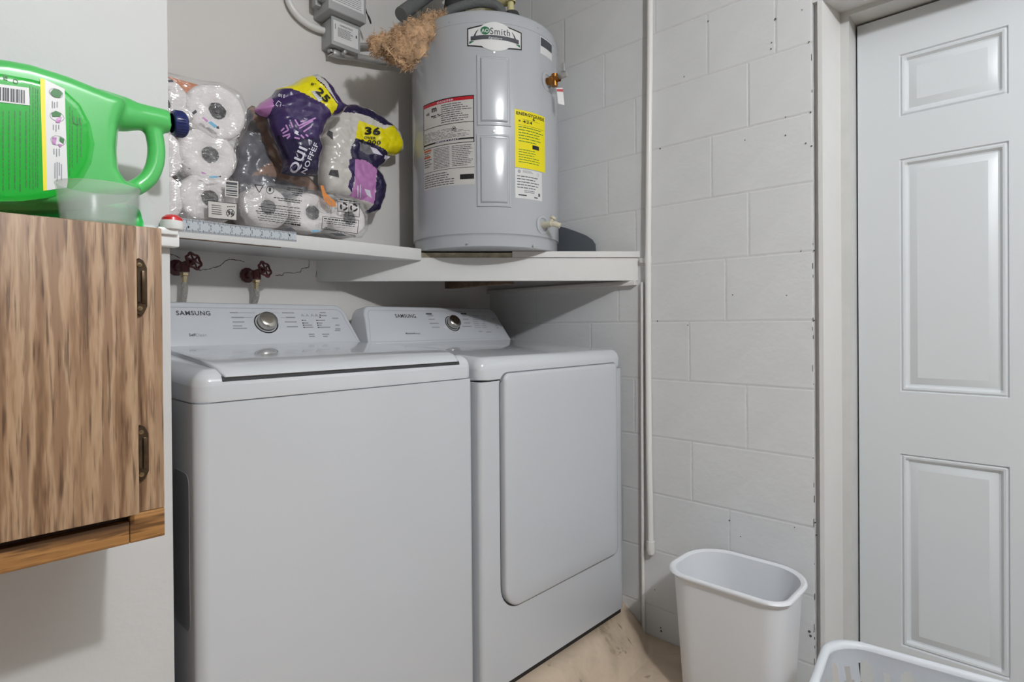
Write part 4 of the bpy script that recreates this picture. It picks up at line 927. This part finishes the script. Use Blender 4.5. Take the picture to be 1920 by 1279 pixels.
bm = BM(); RP(bm, [(-60, 150), (54, 165), (56, 198), (-60, 185)], .0006); bc = obj('barcode_panel', bm, 'white', bl, smooth=False)
bm = BM(); x = -50
while x < 47:
    w2 = random.choice((1, 1.6, 2.6, 3.6)); y = 151+(x+60)*.13; RP(bm, [(x, y+5), (x+w2, y+5), (x+w2, y+30), (x, y+30)], .0011); x += w2+random.choice((1.2, 2, 2.8))
obj('barcode', bm, 'ink', bc, smooth=False)
bm = BM()
for cx, x0, x1 in [(6, 0, 0), (17, 0, 0), (28, 0, 0), (38, 0, 0), (49, 0, 0), (56, 0, 0), (62, 0, 0), (67, 0, 0), (71, 0, 0)]:
    y = 208 if cx < 56 else 160+(cx-56)*.5
    while y < 352:
        l_ = random.uniform(4, 16); wd = random.choice((1.6, 2.4)) if cx < 55 else 1.3; RP(bm, [(cx-wd/2, y), (cx+wd/2, y), (cx+wd/2, y+l_), (cx-wd/2, y+l_)], .0006); y += l_+2.5
for cx in (131, 136, 145, 152):
    y = 200+(cx-131)*1.4
    while y < 320-(cx-131)*1.2: l_ = random.uniform(4, 12); RP(bm, [(cx-.7, y), (cx+.7, y), (cx+.7, y+l_), (cx-.7, y+l_)], .0006); y += l_+2.5
p = py_(8, 141); q = py_(20, 149); text(bm, 'E', py_(4, 0)[0], py_(0, 148)[1], py_(13, 0)[0], py_(0, 139)[1], ml, .0006, bold=.05); text(bm, 'O', py_(22, 0)[0], py_(0, 151)[1], py_(32, 0)[0], py_(0, 141)[1], ml, .0006, bold=.04)
text(bm, 'U', py_(134, 0)[0], py_(0, 206)[1], py_(148, 0)[0], py_(0, 190)[1], ml, .0006); o = obj('label_print', bm, 'bink', bl, smooth=False)
bm = BM()
for cx, cy, rr in ((105, 175, 13), (107, 219, 13.5), (109, 264, 14)):
    c = py_(cx, cy); r = (py_(cx+rr, cy)[0]-c[0]); n_ = 24
    O = [bm.verts.new(ml(c[0]+r*cos(2*pi*k/n_), c[1]+r*.82*sin(2*pi*k/n_), .0011)) for k in range(n_)]; I = [bm.verts.new(ml(c[0]+r*.93*cos(2*pi*k/n_), c[1]+r*.76*sin(2*pi*k/n_), .0011)) for k in range(n_)]
    for k in range(n_): bm.faces.new((O[k], O[(k+1) % n_], I[(k+1) % n_], I[k]))
for cx, y0, y1 in ((98, 190, 203), (102, 192, 203), (107, 191, 202), (100, 234, 244), (105, 234, 247), (110, 234, 243), (101, 279, 290), (106, 279, 294), (111, 279, 293), (103, 306, 335), (107, 304, 340), (111, 305, 330), (115, 308, 338)): RP(bm, [(cx-1, y0), (cx+1, y0), (cx+1, y1), (cx-1, y1)], .0011)
obj('pictogram_print', bm, 'ink2', bl, smooth=False)
bm = BM(); RP(bm, [(94, 174), (100, 167), (110, 169), (117, 176), (112, 184), (100, 182)], .0016); RP(bm, [(96, 213), (104, 208), (115, 213), (113, 219), (98, 219)], .0016); RP(bm, [(112, 257), (120, 262), (119, 270), (111, 264)], .0016); obj('pictogram_green', bm, 'bink', bl, smooth=False)
bm = BM(); RP(bm, [(106, 222), (116, 220), (112, 231), (104, 230)], .0016); RP(bm, [(98, 258), (106, 258), (104, 272), (98, 270)], .0016); RP(bm, [(108, 270), (118, 272), (112, 277)], .0016); obj('pictogram_hand', bm, 'pink', bl, smooth=False)
a = Vector((q0[0], BY, q0[1])); b = Vector((q1[0], BY, q1[1])); ax = (b-a).normalized(); b2 = Vector((*[0]*3,)); ce = py0(323, 231)
bm = BM(); c = Vector((ce[0], BY, ce[1])); prof_ = [(0, .0195), (.0165, .0195), (.0192, .017), (.0198, .015), (.0198, .003), (.0185, 0), (.015, -.001)]
lathe(bm, prof_, c, ax, 36)
for v in bm.verts: pass
cp = obj('bottle_cap', bm, 'navy', bt, ang=30, label='navy blue screw cap')
bm = BM(); a1, b1, _ = frame_of(ax)
for k in range(30):
    an = 2*pi*k/30; d = a1*cos(an)+b1*sin(an); p = c+d*.0198; tube(bm, [p+ax*.003, p+ax*.0145], .0009, 5)
obj('cap_rib', bm, 'navy', cp)
# second bottle behind
b2_ = thing('small_green_bottle', 'small green bottle with a white cap lying behind the large detergent bottle', 'bottle', (.15, 1.108, CT))
zc = CT+.0365
bm = BM(); lathe(bm, [(0, -.20), (.030, -.20), (.036, -.19), (.036, .0), (.034, .006), (.0355, .008), (.0355, .018), (.030, .024), (.014, .026), (.014, .030)], (.243, 1.1105, zc), (1, 0, 0), 32); obj('bottle_body', bm, 'bott2', b2_)
bm = BM(); lathe(bm, [(.014, .0275), (.0175, .028), (.0175, .046), (.016, .048), (0, .048)], (.243, 1.1105, zc-.012), (1, 0, 0), 24); obj('bottle_cap', bm, 'wcap', b2_, label='white cap')
# measuring cup
bm = BM(); cc = onY(186, 400, .912); prof_ = [(0, .0012), (.038, .0012), (.0405, .004), (.0455, .0515), (.0462, .052), (.0462, .0535), (.0448, .0535), (.0438, .050), (.0390, .005), (0, .003)]
lathe(bm, prof_, (cc.x, .912, CT), seg=40)
MT['cup'] = mat('frosted_plastic', (206, 216, 210), .25, alpha=.27, spec=.6)
tag(obj('measuring_cup', bm, 'cup', ang=40), 'frosted clear plastic measuring cup in front of the green bottle', 'cup')
# bracket with red-topped knob on the partition edge
a = onY(321, 425, 1.135)
br = thing('wall_bracket', 'small white bracket with a red-topped knob on the partition corner', 'bracket', (a.x, 1.14, a.z-.03))
bm = BM(); box(bm, (.285, 1.128, a.z-.036), (.336, 1.1495, a.z-.005), .003); box(bm, (.300, 1.120, a.z-.016), (.332, 1.135, a.z-.004), .002); obj('bracket_plate', bm, 'wcap', br)
bm = BM(); lathe(bm, [(.0, -.006), (.0165, -.006), (.018, -.003), (.018, .008), (.017, .009)], (a.x, 1.13, a.z), seg=28); obj('knob', bm, 'wcap', br)
bm = BM(); lathe(bm, [(.0165, .009), (.0155, .014), (.010, .019), (0, .021)], (a.x, 1.13, a.z), seg=28); obj('knob_top', bm, 'redp', br, label='glossy red top')

# ================================================================== PAPER GOODS ON THE SHELF
YP = 1.64; SZ = zs1+.0005
def roll(parent, px, py, r, yf, L=.105, squash=1.0, lean=0):
    c = onY(px, py, yf); bm = BM(); k = .016
    P = [(.016, .006), (.020, .001), (r-k, 0), (r-k*.5, .002), (r-.002, .008), (r, .016), (r, L-.016), (r-.004, L-.003), (r-k, L), (.016, L)]
    lathe(bm, P, (c.x, yf, c.z), (0, 1, 0), 40)
    for v in bm.verts:
        q = v.co-Vector((c.x, yf, c.z)); q.z *= squash; nz = noise.noise(v.co*14)*.004; q.x += nz; q.z += nz
        v.co = Vector((c.x, yf, c.z))+q; v.co.z = max(v.co.z, SZ)
    o = obj('paper_roll', bm, 'rollend', parent, ang=60)
    bm = BM(); lathe(bm, [(.0215, .0002), (.019, -.001), (.016, .001), (.013, -.001), (.010, .001), (.006, -.001), (0, .0)], (c.x, yf-.001, c.z), (0, 1, 0), 36)
    for v in bm.verts: v.co += Vector((noise.noise(v.co*180), noise.noise(v.co*150), noise.noise(v.co*170)))*.0022
    obj('roll_core', bm, 'core', o); return c
pk = thing('paper_roll_pack', 'clear-wrapped pack of large white paper rolls stacked three high beside the partition', 'roll pack', (.5, 1.70, SZ))
roll(pk, 290, 366, .071, YP+.028, .11); roll(pk, 394, 372, .072, YP+.02, .11)
roll(pk, 288, 283, .072, YP+.028, .11); roll(pk, 394, 290, .0735, YP+.018, .11)
roll(pk, 302, 194, .076, YP+.022, .11, 1.02); roll(pk, 408, 208, .077, YP+.010, .11, .97)
bm = BM(); box(bm, (.40, YP+.135, SZ), (.60, YP+.19, SZ+.420), .004); obj('inner_card', bm, 'card', pk)
wrapL = polyY([(306, 130), (340, 138), (380, 148), (420, 152), (455, 172), (470, 205), (468, 240), (452, 262), (450, 300), (440, 330), (452, 345), (450, 412), (330, 412), (306, 414)], YP)
bm = BM(); puff(bm, wrapL, YP+.012, .016, .03, .006, .004, 26, seed=3, back=0); obj('clear_wrap', bm, 'film', pk, ang=180)
mw = lambda u, v, d: Vector((u, YP-.0145-d, v))
def PW(bm, pts, d=.0005, Y=YP-.012): bm.faces.new([bm.verts.new((q[0], YP-.0145-d, q[1])) for q in (polyY([p], Y)[0] for p in pts)])
def polypart(name, pts, m, parent, d=.0005):
    bm = BM(); PW(bm, pts, d); return obj(name, bm, m, parent, smooth=False)
lw = polypart('pack_label', [(388, 376), (444, 382), (443, 413), (389, 408)], 'clearw', pk)
bm = BM()
for a_, b_ in (((388, 376), (444, 382)), ((389, 408), (443, 413))):
    PW(bm, [a_, b_, (b_[0], b_[1]+1.1), (a_[0], a_[1]+1.1)], .001)
PW(bm, [(388, 376), (389.2, 376), (390, 408), (389, 408)], .001); PW(bm, [(443, 382), (444.2, 382), (443.6, 413), (442.4, 413)], .001)
for y in (384, 388, 392, 396, 400): PW(bm, [(396, y), (416-random.random()*5, y+2), (415, y+3.3), (396, y+1.3)], .001)
for k in range(12):
    an = 2*pi*k/12
    if k != 3:
        P4 = [(431+8*cos(an), 400+8*sin(an)), (431+8*cos(an+.45), 400+8*sin(an+.45)), (431+6.4*cos(an+.45), 400+6.4*sin(an+.45)), (431+6.4*cos(an), 400+6.4*sin(an))]; PW(bm, P4, .001)
c0 = polyY([(426, 404), (437, 396)], YP-.012); text(bm, '96', c0[0][0], c0[0][1], c0[1][0], c0[1][1], lambda u, v, d: Vector((u, YP-.0156, v)), bold=.06, rot=180)
for x in range(425, 440, 4): PW(bm, [(x, 387), (x+2.4, 387.5), (x+2.4, 389), (x, 388.6)], .001)
obj('label_print', bm, 'black', lw, smooth=False)
cw = polypart('barcode_panel', [(421, 338), (446, 341), (446, 372), (421, 368)], 'clearw', pk)
bm = BM()
for y, h in ((341, 5), (348, 2.5), (352.5, 1.2), (355.5, 3.5), (361, 1.5), (364.5, 2)): PW(bm, [(423, y), (444, y+2.2), (444, y+h+2.2), (423, y+h)], .001)
obj('barcode', bm, 'ink', cw, smooth=False)
bm = BM(); PW(bm, [(389, 230), (395, 228), (406, 236), (402, 241)]); PW(bm, [(391, 331), (407, 330), (408, 334), (392, 334)]); obj('blue_mark', bm, 'blue', pk, smooth=False)
bm = BM(); PW(bm, [(377, 221), (381, 220), (390, 227), (387, 230)]); PW(bm, [(376, 322), (384, 325), (388, 328), (378, 326)]); obj('pink_mark', bm, 'pink', pk, smooth=False)
bm = BM(); PW(bm, [(359, 212), (366, 206), (369, 211), (362, 216)]); PW(bm, [(404, 238), (409, 237), (411, 242), (406, 242)]); PW(bm, [(407, 331), (414, 330), (413, 333)]); PW(bm, [(314, 151), (323, 150), (325, 155), (315, 155)]); PW(bm, [(350, 315), (356, 316), (356, 318)]); obj('dark_mark', bm, 'ink', pk, smooth=False)
# smoky / brown tinted film behind, between the packs
fb = thing('smoky_film_bag', 'crumpled smoky see-through film bag with brown tint between the roll packs', 'plastic bag', (.75, 1.75, SZ))
poly = polyY([(440, 410), (436, 330), (452, 262), (470, 200), (480, 192), (505, 215), (520, 250), (540, 300), (585, 325), (600, 345), (604, 370), (604, 410)], 1.79)
band = polyY([(470, 196), (490, 190), (505, 215), (520, 250), (545, 300), (600, 330), (650, 350), (650, 372), (560, 350), (500, 328), (470, 330), (510, 300), (490, 260), (478, 225)], 1.79)
bm = BM(); puff(bm, [(x, max(z, SZ)) for x, z in poly], 1.815, .028, .04, .005, .012, 16, matf=lambda x, z: 1 if inside(band, x, z) else 0, seed=11, back=.6); obj('film', bm, ['greyfilm', 'brfilm'], fb, ang=180)
# lower row pack with printing
p2 = thing('printed_roll_pack', 'clear-wrapped row of white paper rolls with upside-down black printing at the front of the shelf', 'roll pack', (.85, 1.70, SZ))
roll(p2, 503, 388, .068, YP+.022, .11, .92); roll(p2, 586, 399, .066, YP+.018, .11, .92); roll(p2, 655, 409, .066, YP+.018, .11, .9)
wr2 = polyY([(449, 345), (462, 340), (560, 352), (610, 355), (660, 365), (688, 378), (696, 405), (694, 430), (682, 446), (640, 442), (540, 432), (462, 424), (449, 400)], YP)
bm = BM(); puff(bm, [(x, max(z, SZ)) for x, z in wr2], YP+.014, .018, .03, .005, .004, 24, seed=5, back=0); obj('clear_wrap', bm, 'film', p2, ang=180)
lw = polypart('pack_label', [(470, 339), (568, 352), (566, 404), (562, 424), (475, 410), (462, 392)], 'film', p2, .002)
bm = BM()
def PWl(x0, y0, x1, y1, h=1.2, d=.003): PW(bm, [(x0, y0), (x1, y1), (x1, y1+h), (x0, y0+h)], d)
def wave(x0, y, x1, h=1.3):
    x = x0
    while x < x1: w2 = random.uniform(3, 9); e = min(x+w2, x1); PWl(x, y+(x-x0)*.13, e, y+(e-x0)*.13, h); x = e+1.1
wave(538, 352, 566); wave(536, 355.5, 566); wave(545, 361, 565); wave(546, 365, 565); wave(512, 370, 564, 1.7); wave(520, 375, 562, 1.5)
for y, x in ((383, 500), (387, 484), (391, 483), (395, 478), (399, 480), (404, 486), (408, 482), (412, 484)): wave(x, y, 563-random.random()*3, 1.7 if y in (395,) else 1.2)
wave(544, 419, 562, 3)
for a_, b_ in (((476, 347), (492, 348.5)), ((492, 348.5), (484.5, 361.5)), ((484.5, 361.5), (476, 347))):
    dx, dy = b_[0]-a_[0], b_[1]-a_[1]; l_ = sqrt(dx*dx+dy*dy); nx_, ny_ = -dy/l_*.75, dx/l_*.75; PW(bm, [(a_[0]-nx_, a_[1]-ny_), (b_[0]-nx_, b_[1]-ny_), (b_[0]+nx_, b_[1]+ny_), (a_[0]+nx_, a_[1]+ny_)], .003)
def ringp(cx, cy, r, w_=1.0, d=.003, n_=20, a0=0, a1=2*pi):
    for k in range(n_):
        a = a0+(a1-a0)*k/n_; b = a0+(a1-a0)*(k+1)/n_; PW(bm, [(cx+r*cos(a), cy+r*sin(a)), (cx+r*cos(b), cy+r*sin(b)), (cx+(r-w_)*cos(b), cy+(r-w_)*sin(b)), (cx+(r-w_)*cos(a), cy+(r-w_)*sin(a))], d)
ringp(505, 357, 7.6, 1.1); PW(bm, [(503, 352), (507, 353), (506, 360), (502, 359)], .003)
for cx, cy in ((643, 388), (662, 390)): 
    for k in range(3): ringp(cx, cy, 7.5, 3.4, .003, 5, 2*pi*k/3+.25, 2*pi*(k+1)/3-.35)
for a_ in ((632, 378, 650, 380), (632, 396, 652, 399), (652, 380, 673, 383), (652, 404, 672, 407)): PWl(*a_)
PW(bm, [(631, 378), (632, 378), (632, 397), (631, 397)], .003); PW(bm, [(652, 380), (653, 380), (652.5, 405), (651.5, 405)], .003); PW(bm, [(672, 383), (673, 383), (672.5, 407), (671.5, 407)], .003)
wave(603+32, 374, 668, 2)
PWl(603, 406, 670, 413, 1); PWl(601, 429, 668, 438, 1); PW(bm, [(603, 406), (604, 406), (602, 430), (601, 430)], .003); PW(bm, [(670, 413), (671, 413), (669, 438), (668, 438)], .003)
wave(606, 409, 667, 2.2); wave(606, 414, 664, 1.2); wave(610, 418, 664, 1.2)
c0 = polyY([(606, 433), (665, 424)], YP-.012); text(bm, 'Questions or Comments?', c0[0][0], c0[0][1]-.002, c0[1][0], c0[0][1]+.006, lambda u, v, d: Vector((u, YP-.0178, v)), bold=.03, rot=172)
obj('label_print', bm, 'black', lw, smooth=False)
polypart('orange_tape', [(599, 348), (605, 349), (609, 362), (618, 371), (627, 378), (629, 388), (618, 388), (606, 376)], 'orfilm', p2, .0024)
bm = BM(); ringp(607, 386, 14.5, .8, .003, 30); ringp(607, 386, 11, .6, .003, 26); obj('seal_print', bm, 'ink2', lw, smooth=False)
bm = BM(); PW(bm, [(582, 432), (596, 431), (597, 434), (584, 436)], .003); obj('blue_mark', bm, 'blue', p2, smooth=False)
bm = BM(); PW(bm, [(526, 428), (545, 427), (556, 434), (540, 433)], .002); PW(bm, [(616, 437), (640, 438), (650, 443), (630, 443)], .002); obj('dark_mark', bm, 'ink', p2, smooth=False)
# purple bag, left part
YQ = 1.69
pb_ = thing('purple_tissue_bag', 'crumpled purple bag of tissue rolls with a yellow 25 banner and pink chevrons', 'tissue pack', (.85, 1.72, SZ+.05))
oP = [(478, 206), (490, 192), (512, 178), (521, 165), (548, 158), (570, 144), (590, 139), (604, 146), (622, 165), (640, 192), (652, 200), (640, 215), (622, 222), (612, 232), (606, 245), (600, 262), (603, 280), (598, 300), (594, 330), (560, 330), (530, 325), (535, 300), (520, 262), (508, 235), (505, 220), (490, 215)]
yelp = polyY([(521, 163), (548, 157), (575, 140), (585, 140), (590, 155), (605, 170), (615, 185), (628, 200), (627, 207), (618, 217), (600, 198), (570, 183), (545, 172)], YQ-.02)
whp = polyY([(584, 139), (598, 141), (606, 155), (618, 180), (630, 200), (622, 190), (600, 162), (590, 152)], YQ-.02)
dkp = polyY([(505, 240), (520, 262), (535, 300), (528, 330), (600, 332), (600, 262), (610, 240), (598, 262), (540, 262)], YQ-.02)
ltp = polyY([(476, 208), (492, 190), (512, 178), (507, 215), (508, 240), (490, 218)], YQ-.02)
def mfP(x, z): return 1 if inside(yelp, x, z) else 2 if inside(whp, x, z) else 3 if inside(dkp, x, z) else 4 if inside(ltp, x, z) else 0
bm = BM(); puff(bm, polyY(oP, YQ), YQ+.01, .055, .05, .0025, .006, 20, matf=mfP, seed=21, back=.8)
b1o = obj('bag_film', bm, ['purple', 'yfilm', 'clearw', 'dpurple', 'pink'], pb_, ang=180)
from mathutils.bvhtree import BVHTree
def hug(o):
    me = o.data; return BVHTree.FromPolygons([v.co.copy() for v in me.vertices], [tuple(p.vertices) for p in me.polygons])
bvh = hug(b1o)
def onbag(px, py, d=.0012):
    r = ray(px, py).normalized(); hit = bvh.ray_cast(Vector((0, 0, H)), r)
    if hit[0] is None: q = onY(px, py, YQ-.03); return q
    return hit[0]-r*d
def bagpoly(bm, pts, n_=4, d=.0012):
    # fan of short slices hugging the film (quads only)
    a, b, c, e = [Vector(p) for p in pts]; V = [[bm.verts.new(onbag(*(a.lerp(b, i/n_).lerp(e.lerp(c, i/n_), j/n_)), d)) for i in range(n_+1)] for j in range(n_+1)]
    for j in range(n_):
        for i in range(n_): bm.faces.new((V[j][i], V[j][i+1], V[j+1][i+1], V[j+1][i]))
def bagtext(bm, s, cx, cy, w_, h_, rot, bold=.03, flip=1):
    vs, fs = text2d(s, bold, 0); c, sn = cos(radians(rot)), sin(radians(rot)); V = []
    for x, y in vs: a = (x-.5)*w_*flip; b = -(y-.5)*h_; V.append(bm.verts.new(onbag(cx+a*c-b*sn, cy+a*sn+b*c, .0045)))
    for f in fs:
        try: bm.faces.new([V[i] for i in f])
        except ValueError: pass
def bagline(bm, a, b, w_):
    a = Vector(a); b = Vector(b); n_ = Vector((-(b-a).y, (b-a).x)).normalized()*w_/2; bagpoly(bm, [a-n_, b-n_, b+n_, a+n_], 5, .0018)
bm = BM()
for a, b in (((553, 224), (560, 236)), ((560, 236), (592, 221)), ((545, 229), (549, 239)), ((536, 234), (541, 244)), ((541, 244), (530, 250)), ((561, 241), (587, 226)), ((569, 247), (584, 237)), ((530, 256), (544, 251)), ((527, 246), (533, 240)), ((563, 228), (570, 227)), ((552, 258), (562, 260)), ((564, 253), (570, 259)), ((573, 252), (578, 256)), ((538, 260), (544, 254))): bagline(bm, a, b, 3.0)
obj('chevron_print', bm, 'lilac', pb_, smooth=False)
bm = BM(); bagline(bm, (553, 247), (559, 250), 6); bagtext(bm, 'QUI', 560, 301, 52, 20, -66, .04); bagtext(bm, 'NOFFEF', 581, 297, 62, 9.5, -66, .03); bagtext(bm, '8', 524, 178.5, 5, 6, 10, .05); bagtext(bm, '10', 531, 180, 7, 7, 10, .03)
for a, b in (((517, 196), (522, 189)), ((522, 189), (527, 193)), ((517, 196), (521, 200)), ((527, 194), (525, 200))): bagline(bm, a, b, 1.2)
obj('white_lettering', bm, 'pwhite', pb_, smooth=False)
bm = BM(); bagtext(bm, '25', 606, 178, 30, 13, 47, .05); bagtext(bm, '#*', 588, 158, 10, 6, 20, .04); obj('banner_lettering', bm, 'black', pb_, smooth=False)
bm = BM(); bagpoly(bm, [(583, 171), (594, 170), (606, 186), (598, 191)], 4, .0016); sb_ = obj('banner_barcode', bm, 'white', pb_, smooth=False)
bm = BM()
for k in range(5): bagline(bm, (586+k*3.0, 173+k*2.9), (593+k*2.2, 172.5+k*2.9), 1.1)
obj('barcode', bm, 'ink2', sb_, smooth=False)
# right part: clear with rolls, yellow 36 banner, pink panel
YR = 1.80
pr = thing('purple_toilet_paper_pack', 'purple and clear toilet paper pack with a yellow 36 banner leaning beside the heater', 'tissue pack', (1.05, 1.72, SZ+.05))
oR = [(608, 232), (622, 215), (636, 198), (660, 196), (690, 206), (715, 222), (735, 236), (745, 250), (752, 270), (752, 286), (738, 292), (722, 291), (720, 305), (706, 318), (714, 330), (720, 350), (717, 375), (706, 398), (690, 402), (660, 380), (628, 372), (605, 365), (597, 340), (598, 318), (601, 300), (606, 275), (600, 258)]
P_ = lambda L: polyY(L, YR-.03)
yel2 = P_([(668, 228), (690, 236), (715, 244), (735, 236), (752, 262), (754, 290), (736, 293), (720, 283), (700, 272), (680, 266), (661, 262)])
dk2 = P_([(661, 262), (680, 266), (700, 272), (720, 283), (738, 293), (722, 292), (722, 305), (704, 318), (680, 302), (655, 300), (651, 285)])
dk3 = P_([(636, 196), (660, 194), (690, 204), (715, 220), (738, 238), (715, 236), (690, 222), (665, 214), (640, 212)])
pk3 = P_([(660, 300), (680, 298), (704, 318), (700, 340), (699, 372), (697, 384), (680, 376), (655, 368), (660, 345)])
dk4 = P_([(650, 300), (664, 300), (660, 330), (656, 362), (648, 352), (654, 330), (648, 316)])
dk5 = P_([(704, 316), (712, 322), (724, 350), (722, 380), (708, 404), (688, 404), (697, 384), (700, 345)])
or1 = P_([(598, 330), (604, 330), (610, 352), (626, 376), (628, 386), (616, 384), (604, 362)])
gr1 = P_([(668, 268), (690, 275), (700, 290), (684, 292), (670, 284)])
def mfR(x, z):
    for i, p in ((1, yel2), (2, gr1), (3, dk2), (3, dk3), (4, pk3), (5, dk4), (3, dk5), (6, or1)):
        if inside(p, x, z): return i
    return 0
bm = BM(); puff(bm, polyY(oR, YR), YR, .045, .04, .0028, .006, 20, matf=mfR, seed=33, back=.7)
ro = obj('bag_film', bm, ['clearw', 'yfilm', 'greyfilm', 'dpurple', 'pink', 'purple', 'orfilm'], pr, ang=180); bvh = hug(ro); YQ = YR
bm = BM(); bagtext(bm, '36', 699, 245.5, 29, 15, 3, .06); bagtext(bm, 'OVER', 694, 258.5, 22, 5, 3, .03); bagtext(bm, '9,000', 695, 267, 38, 9, 4, .03); obj('banner_lettering', bm, 'black', pr, smooth=False)
bm = BM(); bagpoly(bm, [(694, 275), (706, 279), (718, 292), (700, 287)], 4); bagpoly(bm, [(722, 291), (732, 294), (724, 300), (720, 297)], 3); bagline(bm, (671, 348), (671, 370), 2); bagline(bm, (676, 346), (676, 371), 1.6); bagpoly(bm, [(683, 354), (694, 357), (697, 372), (688, 366)], 3); obj('white_mark', bm, 'pwhite', pr, smooth=False)
for cq in ([(612, 252), (616, 244), (624, 248), (624, 262)], [(616, 328), (620, 318), (634, 319), (636, 333)]): bm = BM(); bagpoly(bm, cq, 4); obj('visible_core', bm, 'core', pr, smooth=False)

# ================================================================== BIN AND BASKET
wb_ = thing('waste_bin', 'empty white plastic waste bin standing against the block wall', 'bin', (1.66, .69, 0))
BH = .385
def binloop(s, z, grow=0):
    cx, cy = 1.6785, .690; hx, hy = .131*s+grow, .174*s+grow; L = rrect(cx-hx, cy-hy, cx+hx, cy+hy, [hx*.85, hx*.85, hx*.6, hx*.42], 10)
    out = []
    for x, y in L:
        out.append((x, y, z))
    return out
bm = BM(); loft(bm, [binloop(.80, .004), binloop(.815, .0), binloop(.83, .008), binloop(.955, BH-.028)], cap1=False)
G2 = [binloop(.955, BH-.028), binloop(.965, BH-.02), binloop(.965, BH-.012, .008), binloop(.965, BH-.006, .012), binloop(.965, BH, .009), binloop(.965, BH+.001, .003), binloop(.955, BH-.004, -.003), binloop(.83, .012, -.003)]
loft(bm, G2, cap0=False); bmesh.ops.remove_doubles(bm, verts=bm.verts, dist=.0001); obj('bin_body', bm, 'bin', wb_, ang=50)
bm = BM(); loft(bm, [binloop(.965, BH-.0125, .0085), binloop(.965, BH-.0065, .0125), binloop(.965, BH+.0004, .0095), binloop(.965, BH+.0014, .003), binloop(.965, BH-.003, -.001)], cap0=False, cap1=False); obj('bin_rim', bm, 'bin', wb_, ang=60)
# laundry basket
lb_ = thing('laundry_basket', 'white slotted plastic laundry basket in front of the door', 'basket', (1.446, .086, 0)); lb_.rotation_euler.z = radians(7)
BK = .306; bcx, bcy, bhx, bhy = 1.440, .086, .250, .328
def bloop(z, g=0, n_=8):
    t = z/BK; hx = bhx*(.80+.20*t)+g-.012; hy = bhy*(.84+.16*t)+g-.012; return [(x, y, z) for x, y in rrect(bcx-hx, bcy-hy, bcx+hx, bcy+hy, .085*(.8+.2*t), n_)]
bm = BM(); loft(bm, [bloop(.0), bloop(.008, .002)], cap1=True); obj('basket_floor', bm, 'bask', lb_)
# sides: perimeter parameterised wall with real slots
def perim(z, N):
    L = bloop(z, 0, 10); P = [Vector(p) for p in L]+[Vector(L[0])]; S_ = [0]
    for a, b in zip(P, P[1:]): S_.append(S_[-1]+(b-a).length)
    out = []
    for k in range(N):
        s = S_[-1]*k/N; i = 0
        while S_[i+1] < s: i += 1
        out.append(P[i].lerp(P[i+1], (s-S_[i])/max(1e-9, S_[i+1]-S_[i])))
    return out
NP = 276; lv = [.008, .03, .04, .125, .132, .14, .155, .165, .175, .225, .255, .264, .273, .300]
top_ = perim(.300, NP); ex = lambda z: (bhx*(.80+.20*z/BK)-.012, bhy*(.84+.16*z/BK)-.012); e1_ = ex(.300)
rows = [[Vector((bcx+(p.x-bcx)*ex(z)[0]/e1_[0], bcy+(p.y-bcy)*ex(z)[1]/e1_[1], z)) for p in top_] for z in lv]; bm = BM()
V = [[bm.verts.new(p) for p in r] for r in rows]
def slot(k, j):
    ph = k % 6; sidek = k//3
    if ph in (0, 1): return False
    edge = ph in (2, 5)
    tall = (k//6) % 2
    if j in (1, 2, 3): return j >= 1
    if tall: return 6 <= j <= (10 if edge else 11)
    return 6 <= j <= (8 if edge else 9)
for j in range(len(lv)-1):
    for k in range(NP):
        if slot(k, j): continue
        k2 = (k+1) % NP; bm.faces.new((V[j][k], V[j][k2], V[j+1][k2], V[j+1][k]))
r = bmesh.ops.solidify(bm, geom=list(bm.faces), thickness=.003)
obj('basket_wall', bm, 'bask', lb_, ang=40)
bm = BM(); loft(bm, [bloop(BK-.016, .006), bloop(BK-.013, .016), bloop(BK-.006, .018), bloop(BK, .013), bloop(BK+.001, .004), bloop(BK-.004, -.001), bloop(BK-.012, 0)], cap0=False, cap1=False); obj('basket_rim', bm, 'bask', lb_, ang=60)
